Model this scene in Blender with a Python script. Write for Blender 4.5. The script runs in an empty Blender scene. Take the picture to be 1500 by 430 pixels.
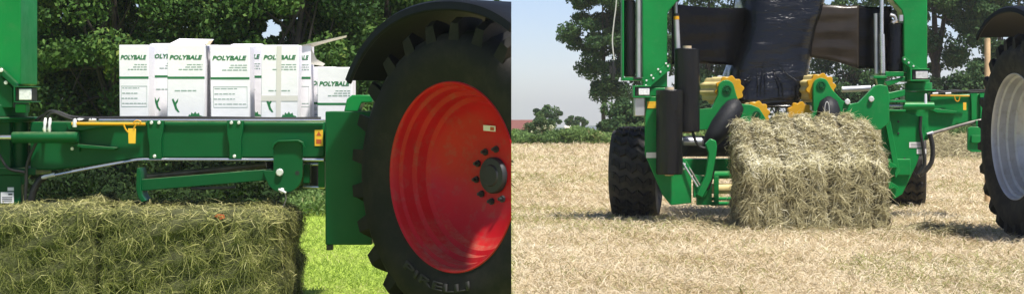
import bpy, bmesh, math, random
import numpy as np
from mathutils import Vector, Matrix

# ------------------------------------------------------------------ camera, world, sun, exposure
F, YH, H = 2600.0, 150.0, 1.44          # focal length and horizon row on a 1500 x 430 frame, eye height in metres
scene = bpy.context.scene
col = scene.collection
cam_d = bpy.data.cameras.new('camera')
cam_d.sensor_fit = 'HORIZONTAL'; cam_d.sensor_width = 36.0
cam_d.lens = 36.0 * F / 1500.0
cam_d.shift_y = -(215.0 - YH) / 1500.0
cam_d.clip_start = 0.1; cam_d.clip_end = 6000
cam = bpy.data.objects.new('camera', cam_d); col.objects.link(cam)
cam.location = (0, 0, H); cam.rotation_euler = (math.radians(90), 0, 0)
scene.camera = cam

SUN = Vector((0.27, -0.31, 0.91)).normalized()     # towards the sun: high, to the right and a little behind the viewer
world = bpy.data.worlds.new('World'); scene.world = world; world.use_nodes = True
wn = world.node_tree.nodes; wl = world.node_tree.links
sky = wn.new('ShaderNodeTexSky'); sky.sky_type = 'NISHITA'; sky.sun_disc = False
sky.sun_elevation = math.asin(SUN.z); sky.sun_rotation = math.atan2(SUN.x, SUN.y)
sky.air_density = 0.7; sky.dust_density = 0.6; sky.ozone_density = 2.0; sky.altitude = 50
bal = wn.new('ShaderNodeMix'); bal.data_type = 'RGBA'; bal.blend_type = 'MULTIPLY'; bal.inputs[0].default_value = 1.0
bal.inputs[7].default_value = (0.945, 0.905, 1.01, 1)          # camera white balance of the whole sky
wl.new(sky.outputs[0], bal.inputs[6]); wl.new(bal.outputs[2], wn['Background'].inputs[0]); wn['Background'].inputs[1].default_value = 0.10
sd = bpy.data.lights.new('sun', 'SUN'); sd.energy = 5.0; sd.angle = math.radians(4.0); sd.color = (1.0, 0.95, 0.87)
sun = bpy.data.objects.new('sun', sd); col.objects.link(sun)
sun.rotation_euler = SUN.to_track_quat('Z', 'Y').to_euler(); sun.location = (20, -20, 40)
vs = scene.view_settings
vs.view_transform = 'Standard'; vs.look = 'None'; vs.exposure = 0.62; vs.gamma = 1.0; vs.use_curve_mapping = False
scene.render.engine = 'CYCLES'
scene.cycles.use_denoising = True
scene.cycles.max_bounces = 6; scene.cycles.diffuse_bounces = 3; scene.cycles.glossy_bounces = 3
scene.cycles.transparent_max_bounces = 6; scene.cycles.volume_bounces = 1

rnd = random.Random(7)
rng = np.random.default_rng(11)

# ------------------------------------------------------------------ materials
def new_mat(name):
    m = bpy.data.materials.new(name); m.use_nodes = True
    nt = m.node_tree
    return m, nt, nt.nodes['Principled BSDF']

def N(nt, kind, **kw):
    n = nt.nodes.new(kind)
    for k, v in kw.items():
        if k.startswith('i_'): n.inputs[k[2:].replace('_', ' ')].default_value = v
        else: setattr(n, k, v)
    return n

def ramp(nt, fac, stops):
    r = nt.nodes.new('ShaderNodeValToRGB')
    el = r.color_ramp.elements
    while len(el) < len(stops): el.new(0.5)
    for e, (p, c) in zip(el, stops): e.position = p; e.color = (*c, 1)
    nt.links.new(fac, r.inputs[0])
    return r.outputs[0]

def noise(nt, scale, detail=4, vec=None, rough=0.55):
    n = N(nt, 'ShaderNodeTexNoise', i_Scale=scale, i_Detail=detail, i_Roughness=rough)
    if vec is not None: nt.links.new(vec, n.inputs['Vector'])
    return n.outputs['Fac']

def objco(nt): return nt.nodes.new('ShaderNodeTexCoord').outputs['Object']
def geopos(nt): return nt.nodes.new('ShaderNodeNewGeometry').outputs['Position']

def bump(nt, bsdf, h, strength, dist=0.01):
    b = N(nt, 'ShaderNodeBump', i_Strength=strength, i_Distance=dist)
    nt.links.new(h, b.inputs['Height']); nt.links.new(b.outputs[0], bsdf.inputs['Normal'])

def paint(name, c, rough=0.4, coat=0.08, dust=(0.25, 0.22, 0.16), dust_amt=0.25, metallic=0.0):
    """sprayed machine paint: slight tone drift, dust specks, uneven gloss"""
    m, nt, b = new_mat(name)
    co = geopos(nt)
    lo = tuple(x * 0.82 for x in c); hi = tuple(min(1, x * 1.12) for x in c)
    base = ramp(nt, noise(nt, 2.3, 5, co), [(0.3, lo), (0.7, hi)])
    d = ramp(nt, noise(nt, 14.0, 8, co, 0.7), [(0.52, (0, 0, 0)), (0.75, (dust_amt,) * 3)])
    mx = N(nt, 'ShaderNodeMix', data_type='RGBA')
    nt.links.new(d, mx.inputs[0]); nt.links.new(base, mx.inputs[6]); mx.inputs[7].default_value = (*dust, 1)
    # chaff and dust settled on ledges that face up
    sx = nt.nodes.new('ShaderNodeSeparateXYZ'); nt.links.new(nt.nodes.new('ShaderNodeNewGeometry').outputs['True Normal'], sx.inputs[0])
    led = N(nt, 'ShaderNodeMapRange'); led.inputs['From Min'].default_value = 0.5; led.inputs['From Max'].default_value = 1.0; nt.links.new(sx.outputs[2], led.inputs['Value'])
    lm = N(nt, 'ShaderNodeMath', operation='MULTIPLY'); nt.links.new(led.outputs[0], lm.inputs[0])
    nt.links.new(ramp(nt, noise(nt, 20.0, 7, co, 0.75), [(0.4, (0.05,) * 3), (0.65, (0.55,) * 3)]), lm.inputs[1])
    mx2 = N(nt, 'ShaderNodeMix', data_type='RGBA'); nt.links.new(lm.outputs[0], mx2.inputs[0]); nt.links.new(mx.outputs[2], mx2.inputs[6]); mx2.inputs[7].default_value = (0.30, 0.26, 0.16, 1)
    nt.links.new(mx2.outputs[2], b.inputs['Base Color'])
    r = ramp(nt, noise(nt, 9.0, 4, co), [(0.3, (rough * 0.75,) * 3), (0.7, (min(1, rough * 1.4),) * 3)])
    nt.links.new(r, b.inputs['Roughness'])
    b.inputs['Coat Weight'].default_value = coat; b.inputs['Coat Roughness'].default_value = 0.15
    b.inputs['Metallic'].default_value = metallic; b.inputs['Specular IOR Level'].default_value = 0.15
    bump(nt, b, noise(nt, 30, 3, co), 0.06, 0.01)
    return m

def rubber(name, c=(0.018, 0.018, 0.018), dust=(0.10, 0.085, 0.065), amt=0.5):
    m, nt, b = new_mat(name)
    co = geopos(nt)
    d = ramp(nt, noise(nt, 7.0, 8, co, 0.7), [(0.45, (0, 0, 0)), (0.8, (amt,) * 3)])
    mx = N(nt, 'ShaderNodeMix', data_type='RGBA')
    nt.links.new(d, mx.inputs[0]); mx.inputs[6].default_value = (*c, 1); mx.inputs[7].default_value = (*dust, 1)
    nt.links.new(mx.outputs[2], b.inputs['Base Color'])
    b.inputs['Roughness'].default_value = 0.72; b.inputs['Specular IOR Level'].default_value = 0.22
    bump(nt, b, noise(nt, 60, 5, co), 0.25, 0.006)
    return m

def plain(name, c, rough=0.5, metallic=0.0, var=0.12, scale=8.0, coat=0.0, bmp=0.0):
    m, nt, b = new_mat(name)
    co = geopos(nt)
    lo = tuple(x * (1 - var) for x in c); hi = tuple(min(1, x * (1 + var)) for x in c)
    nt.links.new(ramp(nt, noise(nt, scale, 6, co), [(0.3, lo), (0.7, hi)]), b.inputs['Base Color'])
    b.inputs['Roughness'].default_value = rough; b.inputs['Metallic'].default_value = metallic
    b.inputs['Coat Weight'].default_value = coat
    if bmp: bump(nt, b, noise(nt, scale * 5, 4, co), bmp, 0.01)
    return m

def film_mat(name, c, streak, bs=1.0, spec=0.5):
    """stretched plastic film: glossy, wrinkled in fine horizontal folds"""
    m, nt, b = new_mat(name)
    mp = N(nt, 'ShaderNodeMapping'); mp.inputs['Scale'].default_value = streak
    nt.links.new(geopos(nt), mp.inputs[0])
    h = noise(nt, 3.0, 7, mp.outputs[0], 0.6)
    nt.links.new(ramp(nt, noise(nt, 2.0, 5, geopos(nt)), [(0.35, tuple(x * 0.7 for x in c)), (0.7, tuple(x * 1.3 for x in c))]), b.inputs['Base Color'])
    b.inputs['Roughness'].default_value = 0.2; b.inputs['Specular IOR Level'].default_value = spec
    bump(nt, b, h, bs, 0.04)
    return m

def tinted(name, stops, rough=0.8, transl=0.0, spec=0.3):
    """many small pieces: colour picked per piece from the face attribute 'tint'"""
    m, nt, b = new_mat(name)
    a = N(nt, 'ShaderNodeAttribute', attribute_name='tint')
    c = ramp(nt, a.outputs['Fac'], stops)
    nt.links.new(c, b.inputs['Base Color'])
    b.inputs['Roughness'].default_value = rough; b.inputs['Specular IOR Level'].default_value = spec
    if transl:
        t = nt.nodes.new('ShaderNodeBsdfTranslucent'); nt.links.new(c, t.inputs[0])
        ms = nt.nodes.new('ShaderNodeMixShader'); ms.inputs[0].default_value = transl
        nt.links.new(b.outputs[0], ms.inputs[1]); nt.links.new(t.outputs[0], ms.inputs[2])
        nt.links.new(ms.outputs[0], nt.nodes['Material Output'].inputs['Surface'])
    return m

def ground_mat(name, stops, s1, s2, bmp):
    m, nt, b = new_mat(name)
    co = geopos(nt)
    mp = N(nt, 'ShaderNodeMapping'); mp.inputs['Scale'].default_value = (1.0, 0.35, 1.0)
    nt.links.new(co, mp.inputs[0])
    ad = N(nt, 'ShaderNodeMath', operation='MULTIPLY_ADD'); ad.inputs[1].default_value = 0.5
    nt.links.new(noise(nt, s1, 5, mp.outputs[0]), ad.inputs[0])
    ml = N(nt, 'ShaderNodeMath', operation='MULTIPLY'); ml.inputs[1].default_value = 0.5
    nt.links.new(noise(nt, s2, 8, co, 0.7), ml.inputs[0]); nt.links.new(ml.outputs[0], ad.inputs[2])
    nt.links.new(ramp(nt, ad.outputs[0], stops), b.inputs['Base Color'])
    b.inputs['Roughness'].default_value = 0.95; b.inputs['Specular IOR Level'].default_value = 0.1
    bump(nt, b, noise(nt, s2 * 1.3, 8, co, 0.7), bmp, 0.05)
    return m

M = {}
M['green_l'] = paint('shaded_green_paint', (0.0018, 0.080, 0.022), dust_amt=0.04, dust=(0.10, 0.10, 0.06))  # same machine green, with the left half's dimmer light put into the colour
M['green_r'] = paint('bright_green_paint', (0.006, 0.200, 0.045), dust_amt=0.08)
M['red'] = paint('red_rim_paint', (0.42, 0.007, 0.013), rough=0.38, coat=0.12, dust=(0.22, 0.08, 0.06), dust_amt=0.6)
M['silver_rim'] = paint('silver_rim_paint', (0.50, 0.51, 0.53), rough=0.4, dust_amt=0.5, metallic=0.25)
M['yellow'] = paint('yellow_paint', (0.62, 0.32, 0.015), rough=0.45, coat=0.1, dust_amt=0.3)
M['steel'] = plain('polished_steel', (0.62, 0.62, 0.64), 0.25, 0.85)
M['galv'] = plain('galvanised_steel', (0.45, 0.46, 0.48), 0.42, 0.6)
M['dirty_steel'] = plain('dirty_steel', (0.22, 0.20, 0.18), 0.5, 0.5, 0.4)
M['zinc'] = plain('zinc_bolt', (0.75, 0.75, 0.72), 0.35, 0.4)
M['rubber'] = rubber('tyre_rubber', (0.008, 0.008, 0.0075), (0.050, 0.040, 0.032), 0.5)
M['rubber_r'] = rubber('dusty_tyre_rubber', (0.012, 0.013, 0.015), (0.11, 0.09, 0.07), 0.55)
M['rubber_dusty'] = rubber('dust_filled_rubber', (0.035, 0.034, 0.033), (0.14, 0.12, 0.095), 0.7)
M['hose'] = plain('black_hose', (0.012, 0.012, 0.012), 0.45)
M['fender'] = plain('mudguard_plastic', (0.010, 0.012, 0.016), 0.5, bmp=0.05)
M['fender'].node_tree.nodes['Principled BSDF'].inputs['Specular IOR Level'].default_value = 0.05
M['hub'] = plain('hub_black', (0.020, 0.022, 0.026), 0.55, 0.1, 0.3)
M['white'] = plain('white_card', (0.85, 0.83, 0.86), 0.6, 0, 0.04, 6, bmp=0.12)
M['card'] = plain('raw_card', (0.42, 0.33, 0.22), 0.8, 0, 0.1)
M['card_in'] = plain('grey_card_inside', (0.62, 0.58, 0.50), 0.8, 0, 0.06)
M['print'] = plain('green_print', (0.015, 0.16, 0.05), 0.6, 0, 0.1)
M['grey_print'] = plain('grey_green_print', (0.28, 0.38, 0.33), 0.7, 0, 0.1)
M['tape'] = plain('parcel_tape', (0.68, 0.65, 0.61), 0.35, 0, 0.05)
M['lens'] = plain('lamp_glass', (0.85, 0.86, 0.88), 0.12, 0.3, 0.25, 40, coat=0.6)
M['sticker'] = plain('yellow_sticker', (0.80, 0.47, 0.03), 0.5, 0, 0.05)
M['sticker_red'] = plain('red_sticker_print', (0.45, 0.08, 0.02), 0.5)
M['sticker_w'] = plain('white_sticker', (0.75, 0.75, 0.73), 0.5, 0, 0.05)
M['black_print'] = plain('black_print', (0.02, 0.02, 0.02), 0.5)
M['film'] = film_mat('black_stretch_film', (0.004, 0.0045, 0.006), (0.7, 0.7, 2.4), 0.72, 0.45)
M['film_sheet'] = film_mat('taut_black_film', (0.004, 0.004, 0.005), (0.5, 0.5, 4.0), 0.2, 0.12)
M['film_roll'] = film_mat('black_film_roll', (0.009, 0.009, 0.010), (5.0, 5.0, 0.8), 0.5, 0.25)
M['film_brown'] = film_mat('brown_tinted_film', (0.034, 0.027, 0.020), (0.4, 0.4, 3.0), 0.15, 0.25)
M['pad'] = plain('black_plastic_pad', (0.014, 0.015, 0.018), 0.55, 0, 0.4, bmp=0.3)
M['pad'].node_tree.nodes['Principled BSDF'].inputs['Specular IOR Level'].default_value = 0.25
M['cream'] = plain('cream_roller', (0.62, 0.50, 0.22), 0.5, 0, 0.15)
M['core'] = plain('card_core', (0.60, 0.47, 0.30), 0.8)
M['wood'] = plain('pale_wood', (0.48, 0.34, 0.19), 0.8, 0, 0.2, 12, bmp=0.2)
M['bark'] = plain('bark', (0.045, 0.037, 0.028), 0.9, 0, 0.4, 9, bmp=0.6)
M['roof'] = plain('brick_red_roof', (0.16, 0.055, 0.042), 0.8, 0, 0.2)
M['wall_brick'] = plain('brick_wall', (0.22, 0.13, 0.10), 0.85)
M['slate'] = plain('slate_roof', (0.12, 0.14, 0.16), 0.7)
M['cream_wall'] = plain('cream_render', (0.65, 0.60, 0.50), 0.8)
M['rope'] = plain('grey_rope', (0.50, 0.50, 0.48), 0.8)
M['hill'] = plain('far_hill', (0.05, 0.08, 0.05), 0.9, 0, 0.3, 0.02)
M['leaf_dark'] = tinted('dark_leaves', [(0.0, (0.016, 0.040, 0.010)), (0.45, (0.050, 0.115, 0.024)), (0.8, (0.115, 0.20, 0.042)), (1.0, (0.20, 0.25, 0.055))], 0.7, 0.25, 0.15)
M['leaf_oak'] = tinted('oak_leaves', [(0.0, (0.018, 0.042, 0.016)), (0.5, (0.042, 0.092, 0.030)), (1.0, (0.10, 0.17, 0.048))], 0.7, 0.25, 0.15)
M['leaf_bush'] = tinted('bush_leaves', [(0.0, (0.025, 0.050, 0.015)), (0.6, (0.055, 0.11, 0.03)), (1.0, (0.16, 0.19, 0.07))], 0.6, 0.25)
M['leaf_shade'] = tinted('shade_dark_leaves', [(0.0, (0.008, 0.018, 0.006)), (0.5, (0.018, 0.038, 0.010)), (1.0, (0.045, 0.075, 0.020))], 0.8, 0.1, 0.1)  # tree shade over the undergrowth painted into a darker leaf colour
M['blossom'] = tinted('elder_blossom', [(0.0, (0.55, 0.58, 0.35)), (1.0, (0.75, 0.75, 0.5))], 0.8)
M['weeds'] = tinted('weed_leaves', [(0.0, (0.06, 0.11, 0.03)), (0.5, (0.13, 0.22, 0.055)), (0.9, (0.21, 0.30, 0.085)), (1.0, (0.38, 0.36, 0.17))], 0.7, 0.3)
M['hay_g'] = tinted('green_hay', [(0.0, (0.032, 0.040, 0.011)), (0.35, (0.112, 0.126, 0.036)), (0.7, (0.27, 0.27, 0.085)), (0.94, (0.50, 0.465, 0.18)), (1.0, (0.66, 0.61, 0.30))], 0.75, 0.15)
M['hay_d'] = tinted('dry_hay', [(0.0, (0.12, 0.107, 0.048)), (0.3, (0.32, 0.285, 0.145)), (0.65, (0.54, 0.485, 0.275)), (0.92, (0.69, 0.64, 0.41)), (1.0, (0.80, 0.76, 0.58))], 0.75, 0.15)
M['straw'] = tinted('stubble_straw', [(0.0, (0.19, 0.21, 0.06)), (0.07, (0.30, 0.31, 0.11)), (0.2, (0.36, 0.27, 0.14)), (0.5, (0.56, 0.465, 0.31)), (0.85, (0.68, 0.60, 0.44)), (1.0, (0.78, 0.72, 0.56))], 0.75, 0.2)
M['blade'] = tinted('meadow_blades', [(0.0, (0.20, 0.30, 0.045)), (0.5, (0.31, 0.41, 0.075)), (0.85, (0.42, 0.49, 0.12)), (1.0, (0.56, 0.52, 0.24))], 0.7, 0.35)
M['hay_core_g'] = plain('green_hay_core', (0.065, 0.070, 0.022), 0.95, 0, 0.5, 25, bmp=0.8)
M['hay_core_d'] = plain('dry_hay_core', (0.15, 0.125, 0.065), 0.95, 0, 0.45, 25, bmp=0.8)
M['stubble'] = ground_mat('stubble_ground', [(0.30, (0.28, 0.25, 0.11)), (0.42, (0.42, 0.34, 0.19)), (0.55, (0.54, 0.44, 0.265)), (0.72, (0.63, 0.54, 0.35))], 0.5, 9.0, 0.5)
M['meadow'] = ground_mat('meadow_ground', [(0.30, (0.22, 0.33, 0.04)), (0.5, (0.33, 0.45, 0.065)), (0.7, (0.43, 0.51, 0.10))], 0.6, 10.0, 0.5)

# ------------------------------------------------------------------ helpers
def W(px, py, d):
    """point at distance d that stands where the survey sketch (1500 x 430) has it"""
    return Vector(((px - 750) / F * d, d, H - (py - YH) / F * d))
def XW(px, d): return (px - 750) / F * d
def ZW(py, d): return H - (py - YH) / F * d

def tag(o, label=None, cat=None, group=None, kind=None):
    if label: o['label'] = label
    if cat: o['category'] = cat
    if group: o['group'] = group
    if kind: o['kind'] = kind
    return o

def thing(name, loc, label, cat, group=None):
    o = bpy.data.objects.new(name, None); col.objects.link(o)
    o.location = loc; o.empty_display_size = 0.2
    return tag(o, label, cat, group)

def link(name, me, mat, parent=None):
    o = bpy.data.objects.new(name, me); col.objects.link(o)
    if mat is not None:
        me.materials.clear(); me.materials.append(mat)
    if parent is not None:
        o.parent = parent
        q = parent; off = Vector((0, 0, 0))
        while q is not None: off += q.location; q = q.parent
        o.location = -off                 # meshes are written in world coordinates
    return o

class MB:
    def __init__(s): s.v = []; s.f = []
    def add(s, verts, faces):
        n = len(s.v); s.v += [tuple(x) for x in verts]; s.f += [tuple(i + n for i in f) for f in faces]; return s
    def prism(s, front, off):
        off = Vector(off); n = len(front)
        v = [Vector(p) for p in front] + [Vector(p) + off for p in front]
        f = [tuple(range(n)), tuple(range(2 * n - 1, n - 1, -1))]
        f += [(i, (i + 1) % n, n + (i + 1) % n, n + i) for i in range(n)]
        return s.add(v, f)
    def plate(s, pts, d, th): return s.prism([W(x, y, d) for x, y in pts], (0, th, 0))
    def rect(s, x0, y0, x1, y1, d, th): return s.plate([(x0, y0), (x1, y0), (x1, y1), (x0, y1)], d, th)
    def box(s, a, b):
        (x0, y0, z0), (x1, y1, z1) = a, b
        return s.prism([(x0, y0, z0), (x1, y0, z0), (x1, y0, z1), (x0, y0, z1)], (0, y1 - y0, 0))
    def tube(s, pts, r, n=10, cap=True):
        pts = [Vector(p) for p in pts]; rs = r if isinstance(r, (list, tuple)) else [r] * len(pts)
        up = None; rings = []
        for i, p in enumerate(pts):
            t = (pts[min(i + 1, len(pts) - 1)] - pts[max(i - 1, 0)]).normalized()
            if up is None: up = t.orthogonal().normalized()
            a = (up - t * up.dot(t))
            a = a.normalized() if a.length > 1e-6 else t.orthogonal().normalized()
            up = a; b = t.cross(a)
            rings.append([p + (a * math.cos(k * 2 * math.pi / n) + b * math.sin(k * 2 * math.pi / n)) * rs[i] for k in range(n)])
        v = [q for ring in rings for q in ring]; f = []
        for i in range(len(pts) - 1):
            for k in range(n):
                f.append((i * n + k, i * n + (k + 1) % n, (i + 1) * n + (k + 1) % n, (i + 1) * n + k))
        if cap: f += [tuple(range(n - 1, -1, -1)), tuple(range((len(pts) - 1) * n, len(pts) * n))]
        return s.add(v, f)
    def disc(s, c, axis, r, th, n=16, bev=0.0):
        axis = Vector(axis).normalized(); c = Vector(c)
        if bev: return s.tube([c, c + axis * bev, c + axis * (th - bev), c + axis * th], [r - bev, r, r, r - bev], n)
        return s.tube([c, c + axis * th], r, n)
    def lathe(s, c, axis, prof, n=48, closed=False):
        """profile of (t along axis, r); axis is a unit vector"""
        c = Vector(c); axis = Vector(axis).normalized()
        a = Vector((0, 0, 1)) if abs(axis.z) < 0.9 else Vector((1, 0, 0)); a = (a - axis * a.dot(axis)).normalized(); b = axis.cross(a)
        v = []; m = len(prof)
        for k in range(n):
            e = a * math.cos(2 * math.pi * k / n) + b * math.sin(2 * math.pi * k / n)
            v += [c + axis * t + e * r for t, r in prof]
        f = []
        for k in range(n):
            k2 = (k + 1) % n
            for j in range(m if closed else m - 1):
                j2 = (j + 1) % m
                f.append((k * m + j, k * m + j2, k2 * m + j2, k2 * m + j))
        return s.add(v, f)
    def build(s, name, mat, parent=None, bev=0.0, smooth=35, cut=False, recalc=True):
        me = bpy.data.meshes.new(name)
        bm = bmesh.new()
        vs_ = [bm.verts.new(p) for p in s.v]
        for f in s.f:
            try: bm.faces.new([vs_[i] for i in f])
            except ValueError: pass
        if cut:
            g = bm.verts[:] + bm.edges[:] + bm.faces[:]
            r = bmesh.ops.bisect_plane(bm, geom=g, plane_co=(-0.004, 0, 0), plane_no=(1, 0, 0), clear_outer=True)
            ed = [e for e in r['geom_cut'] if isinstance(e, bmesh.types.BMEdge)]
            if ed: bmesh.ops.holes_fill(bm, edges=ed, sides=0)
        if recalc: bmesh.ops.recalc_face_normals(bm, faces=bm.faces[:])
        bm.to_mesh(me); bm.free()
        if smooth:
            me.shade_smooth(); me.set_sharp_from_angle(angle=math.radians(smooth))
        o = link(name, me, mat, parent)
        if bev:
            b = o.modifiers.new('bevel', 'BEVEL'); b.width = bev; b.segments = 2; b.limit_method = 'ANGLE'; b.angle_limit = math.radians(40)
        return o

def spline(pts, n=8):
    """Catmull-Rom through points (pixel or world)"""
    P = [Vector(p) for p in pts]; P = [P[0] * 2 - P[1]] + P + [P[-1] * 2 - P[-2]]; out = []
    for i in range(1, len(P) - 2):
        for k in range(n):
            t = k / n; a, b, c, d = P[i - 1], P[i], P[i + 1], P[i + 2]
            out.append(0.5 * ((2 * b) + (c - a) * t + (2 * a - 5 * b + 4 * c - d) * t * t + (3 * b - a - 3 * c + d) * t ** 3))
    out.append(P[-2]); return out
def wspline(pts, d, n=8): return [W(p.x, p.y, d) for p in spline([(x, y, 0) for x, y in pts], n)]

def arc(cx, cy, r, a0, a1, n=10, ry=None):
    ry = ry or r
    return [(cx + r * math.cos(math.radians(a0 + (a1 - a0) * k / n)), cy + ry * math.sin(math.radians(a0 + (a1 - a0) * k / n))) for k in range(n + 1)]

def np_mesh(name, verts, quads, tint, mat, parent=None):
    """fast mesh of many quads with one tint per quad"""
    me = bpy.data.meshes.new(name)
    nv, nf = len(verts), len(quads)
    me.vertices.add(nv); me.vertices.foreach_set('co', np.ascontiguousarray(verts, dtype=np.float32).ravel())
    me.loops.add(nf * 4); me.loops.foreach_set('vertex_index', np.ascontiguousarray(quads, dtype=np.int32).ravel())
    me.polygons.add(nf); me.polygons.foreach_set('loop_start', np.arange(0, nf * 4, 4, dtype=np.int32))
    me.update(calc_edges=True)
    at = me.attributes.new('tint', 'FLOAT', 'FACE'); at.data.foreach_set('value', np.clip(tint, 0, 1).astype(np.float32))
    return link(name, me, mat, parent)

def unit(a): return a / np.maximum(np.linalg.norm(a, axis=1, keepdims=True), 1e-9)

def leaf_quads(P, size, up=0.5, normal=None):
    """folded-diamond leaves at points P"""
    n = len(P)
    nor = rng.normal(size=(n, 3)) + np.array([0, 0, up])
    if normal is not None: nor += normal
    nor = unit(nor)
    t = unit(np.cross(nor, rng.normal(size=(n, 3)))); b = np.cross(nor, t)
    s = (size * rng.uniform(0.6, 1.35, n))[:, None]
    v = np.stack([P - t * s, P + b * s * 0.55 + nor * s * 0.15, P + t * s, P - b * s * 0.55 + nor * s * 0.15], 1).reshape(-1, 3)
    return v, np.arange(4 * n).reshape(n, 4)

def blades(P, dirv, length, width, side=None, droop=0.5, bend=0.05):
    """two-segment ribbons: P root, dirv unit direction, curving down"""
    n = len(P); L = length[:, None]; wd = width[:, None]
    if side is None: side = unit(np.cross(dirv, rng.normal(size=(n, 3))))
    mid = P + dirv * L * 0.5 + rng.normal(size=(n, 3)) * L * bend
    tip = P + dirv * L; tip[:, 2] -= (length * droop * 0.5)
    v = np.stack([P - side * wd, P + side * wd, mid + side * wd * 0.8, mid - side * wd * 0.8, tip + side * wd * 0.25, tip - side * wd * 0.25], 1).reshape(-1, 3)
    i = np.arange(n)[:, None] * 6
    q = np.stack([i + np.array([[0, 1, 2, 3]]), i + np.array([[3, 2, 4, 5]])], 1).reshape(-1, 4)
    return v, q

def text_mesh(s, size, shear=0.2, offset=0.0, extrude=0.001):
    c = bpy.data.curves.new('lettering', 'FONT'); c.body = s; c.size = size; c.shear = shear; c.offset = offset; c.extrude = extrude; c.resolution_u = 2
    o = bpy.data.objects.new('lettering_source', c); col.objects.link(o)
    dg = bpy.context.evaluated_depsgraph_get()
    me = bpy.data.meshes.new_from_object(o.evaluated_get(dg))
    bpy.data.objects.remove(o); bpy.data.curves.remove(c)
    me.name = 'lettering'
    return me

# ------------------------------------------------------------------ ground
def gz(d): return -max(0.0, d - 64.0) * 0.0143      # the field falls gently away beyond its far edge
def sheet(name, x0, x1, mat):
    ys = [-60, 0, 20, 40, 64, 100, 300, 1000, 3500]; v = []; f = []
    for y in ys: v += [(x0, y, gz(y)), (x1, y, gz(y))]
    for i in range(len(ys) - 1): f.append((2 * i, 2 * i + 1, 2 * i + 3, 2 * i + 2))
    return tag(MB().add(v, f).build(name, mat, smooth=0), kind='structure')
sheet('meadow_ground', -1500, 0, M['meadow'])
sheet('stubble_field', 0, 1500, M['stubble'])

# stubble: cut straw standing and lying over the right-hand field
def stubble(n):
    d = 11.0 * (66 / 11.0) ** rng.random(n) ** 1.15
    x = rng.random(n) * (0.36 * d + 0.6)
    P = np.stack([x, d, np.zeros(n)], 1)
    ang = rng.normal(0.5, 0.9, n) + np.where(rng.random(n) < 0.5, 0, math.pi)
    lift = rng.uniform(0.05, 1.3, n)
    dv = unit(np.stack([np.cos(ang), np.sin(ang) * 0.6, lift], 1))
    L = rng.uniform(0.04, 0.13, n) * (0.75 + d / 40); wd = rng.uniform(0.0011, 0.0026, n) * (0.6 + d / 16)
    P[:, 2] += rng.uniform(0, 0.02, n)
    patch = np.sin(x * 1.9 + np.sin(d * 0.9) * 1.5) * np.sin(d * 1.25 + x * 0.4) + 0.5 * np.sin(x * 5.1 + d * 2.2)
    fine = np.sin(x * 13.0 + d * 4.0) * np.sin(d * 9.0 - x * 3.0)
    t = 0.58 + 0.10 * patch + 0.05 * fine + 0.10 * np.sin(d * 2.6 + 0.35 * x + 0.5 * np.sin(x * 1.1)) * np.clip((d - 13) / 8, 0.25, 1) + rng.normal(0, 0.14, n)
    flush = np.sin(x * 0.9 + 1.0) * np.sin(d * 0.55 + x * 0.3 + 2.0)
    green = (rng.random(n) < 0.05 + 0.10 * (patch < -0.55) + 0.26 * (flush > 0.35))
    t = np.where(green, rng.uniform(0, 0.1, n), np.clip(t, 0.11, 1))
    v, q = blades(P, dv, L, wd, droop=0.6)
    tag(np_mesh('cut_straw', v, q, np.repeat(t, 2), M['straw']), 'pale cut straw and stubble covering the field', 'straw', kind='stuff')
stubble(225000)

def tall_tufts():
    c = 170; d = 12.5 * (40 / 12.5) ** rng.random(c); x = rng.random(c) * 0.31 * d
    k = 26
    P = np.repeat(np.stack([x, d, np.zeros(c)], 1), k, 0) + rng.normal(0, 0.05, (c * k, 3)) * np.array([1.4, 1.4, 0]); n = len(P)
    dv = unit(rng.normal(size=(n, 3)) * np.array([0.6, 0.6, 0.1]) + np.array([0, 0, 0.8]))
    v, q = blades(P, dv, rng.uniform(0.06, 0.17, n), rng.uniform(0.0015, 0.0035, n) * (0.6 + P[:, 1] / 18), droop=0.5)
    t = np.repeat(np.where(rng.random(c) < 0.3, 0.05, 0.75), k) + rng.normal(0, 0.08, n)
    tag(np_mesh('stubble_tufts', v, q, np.repeat(t, 2), M['straw']), 'small upright tufts of grass left standing in the stubble', 'grass', kind='stuff')
tall_tufts()

def meadow(n):
    d = 11.0 * (24 / 11.0) ** rng.random(n)
    x = -rng.random(n) * 0.15 * d
    P = np.stack([x, d, np.zeros(n)], 1)
    dv = unit(rng.normal(size=(n, 3)) * np.array([0.55, 0.55, 0.1]) + np.array([0, 0, 0.7]))
    t = 0.5 + 0.18 * np.sin(d * 2.1 + x) + rng.normal(0, 0.2, n)
    v, q = blades(P, dv, rng.uniform(0.02, 0.07, n), rng.uniform(0.002, 0.004, n), droop=0.5)
    tag(np_mesh('meadow_grass', v, q, np.repeat(t, 2), M['blade']), 'short bright green meadow grass behind the hay bale', 'grass', kind='stuff')
meadow(45000)

# ------------------------------------------------------------------ hay bales
def bumps(p, k, seed):
    r = np.random.default_rng(seed); o = np.zeros(len(p))
    for i in range(9):
        w = r.normal(size=3) * k * (1 + 0.55 * i); o += np.sin(p @ w + r.uniform(0, 6.28)) / (1 + 0.5 * i)
    return o / 3.0

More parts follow.
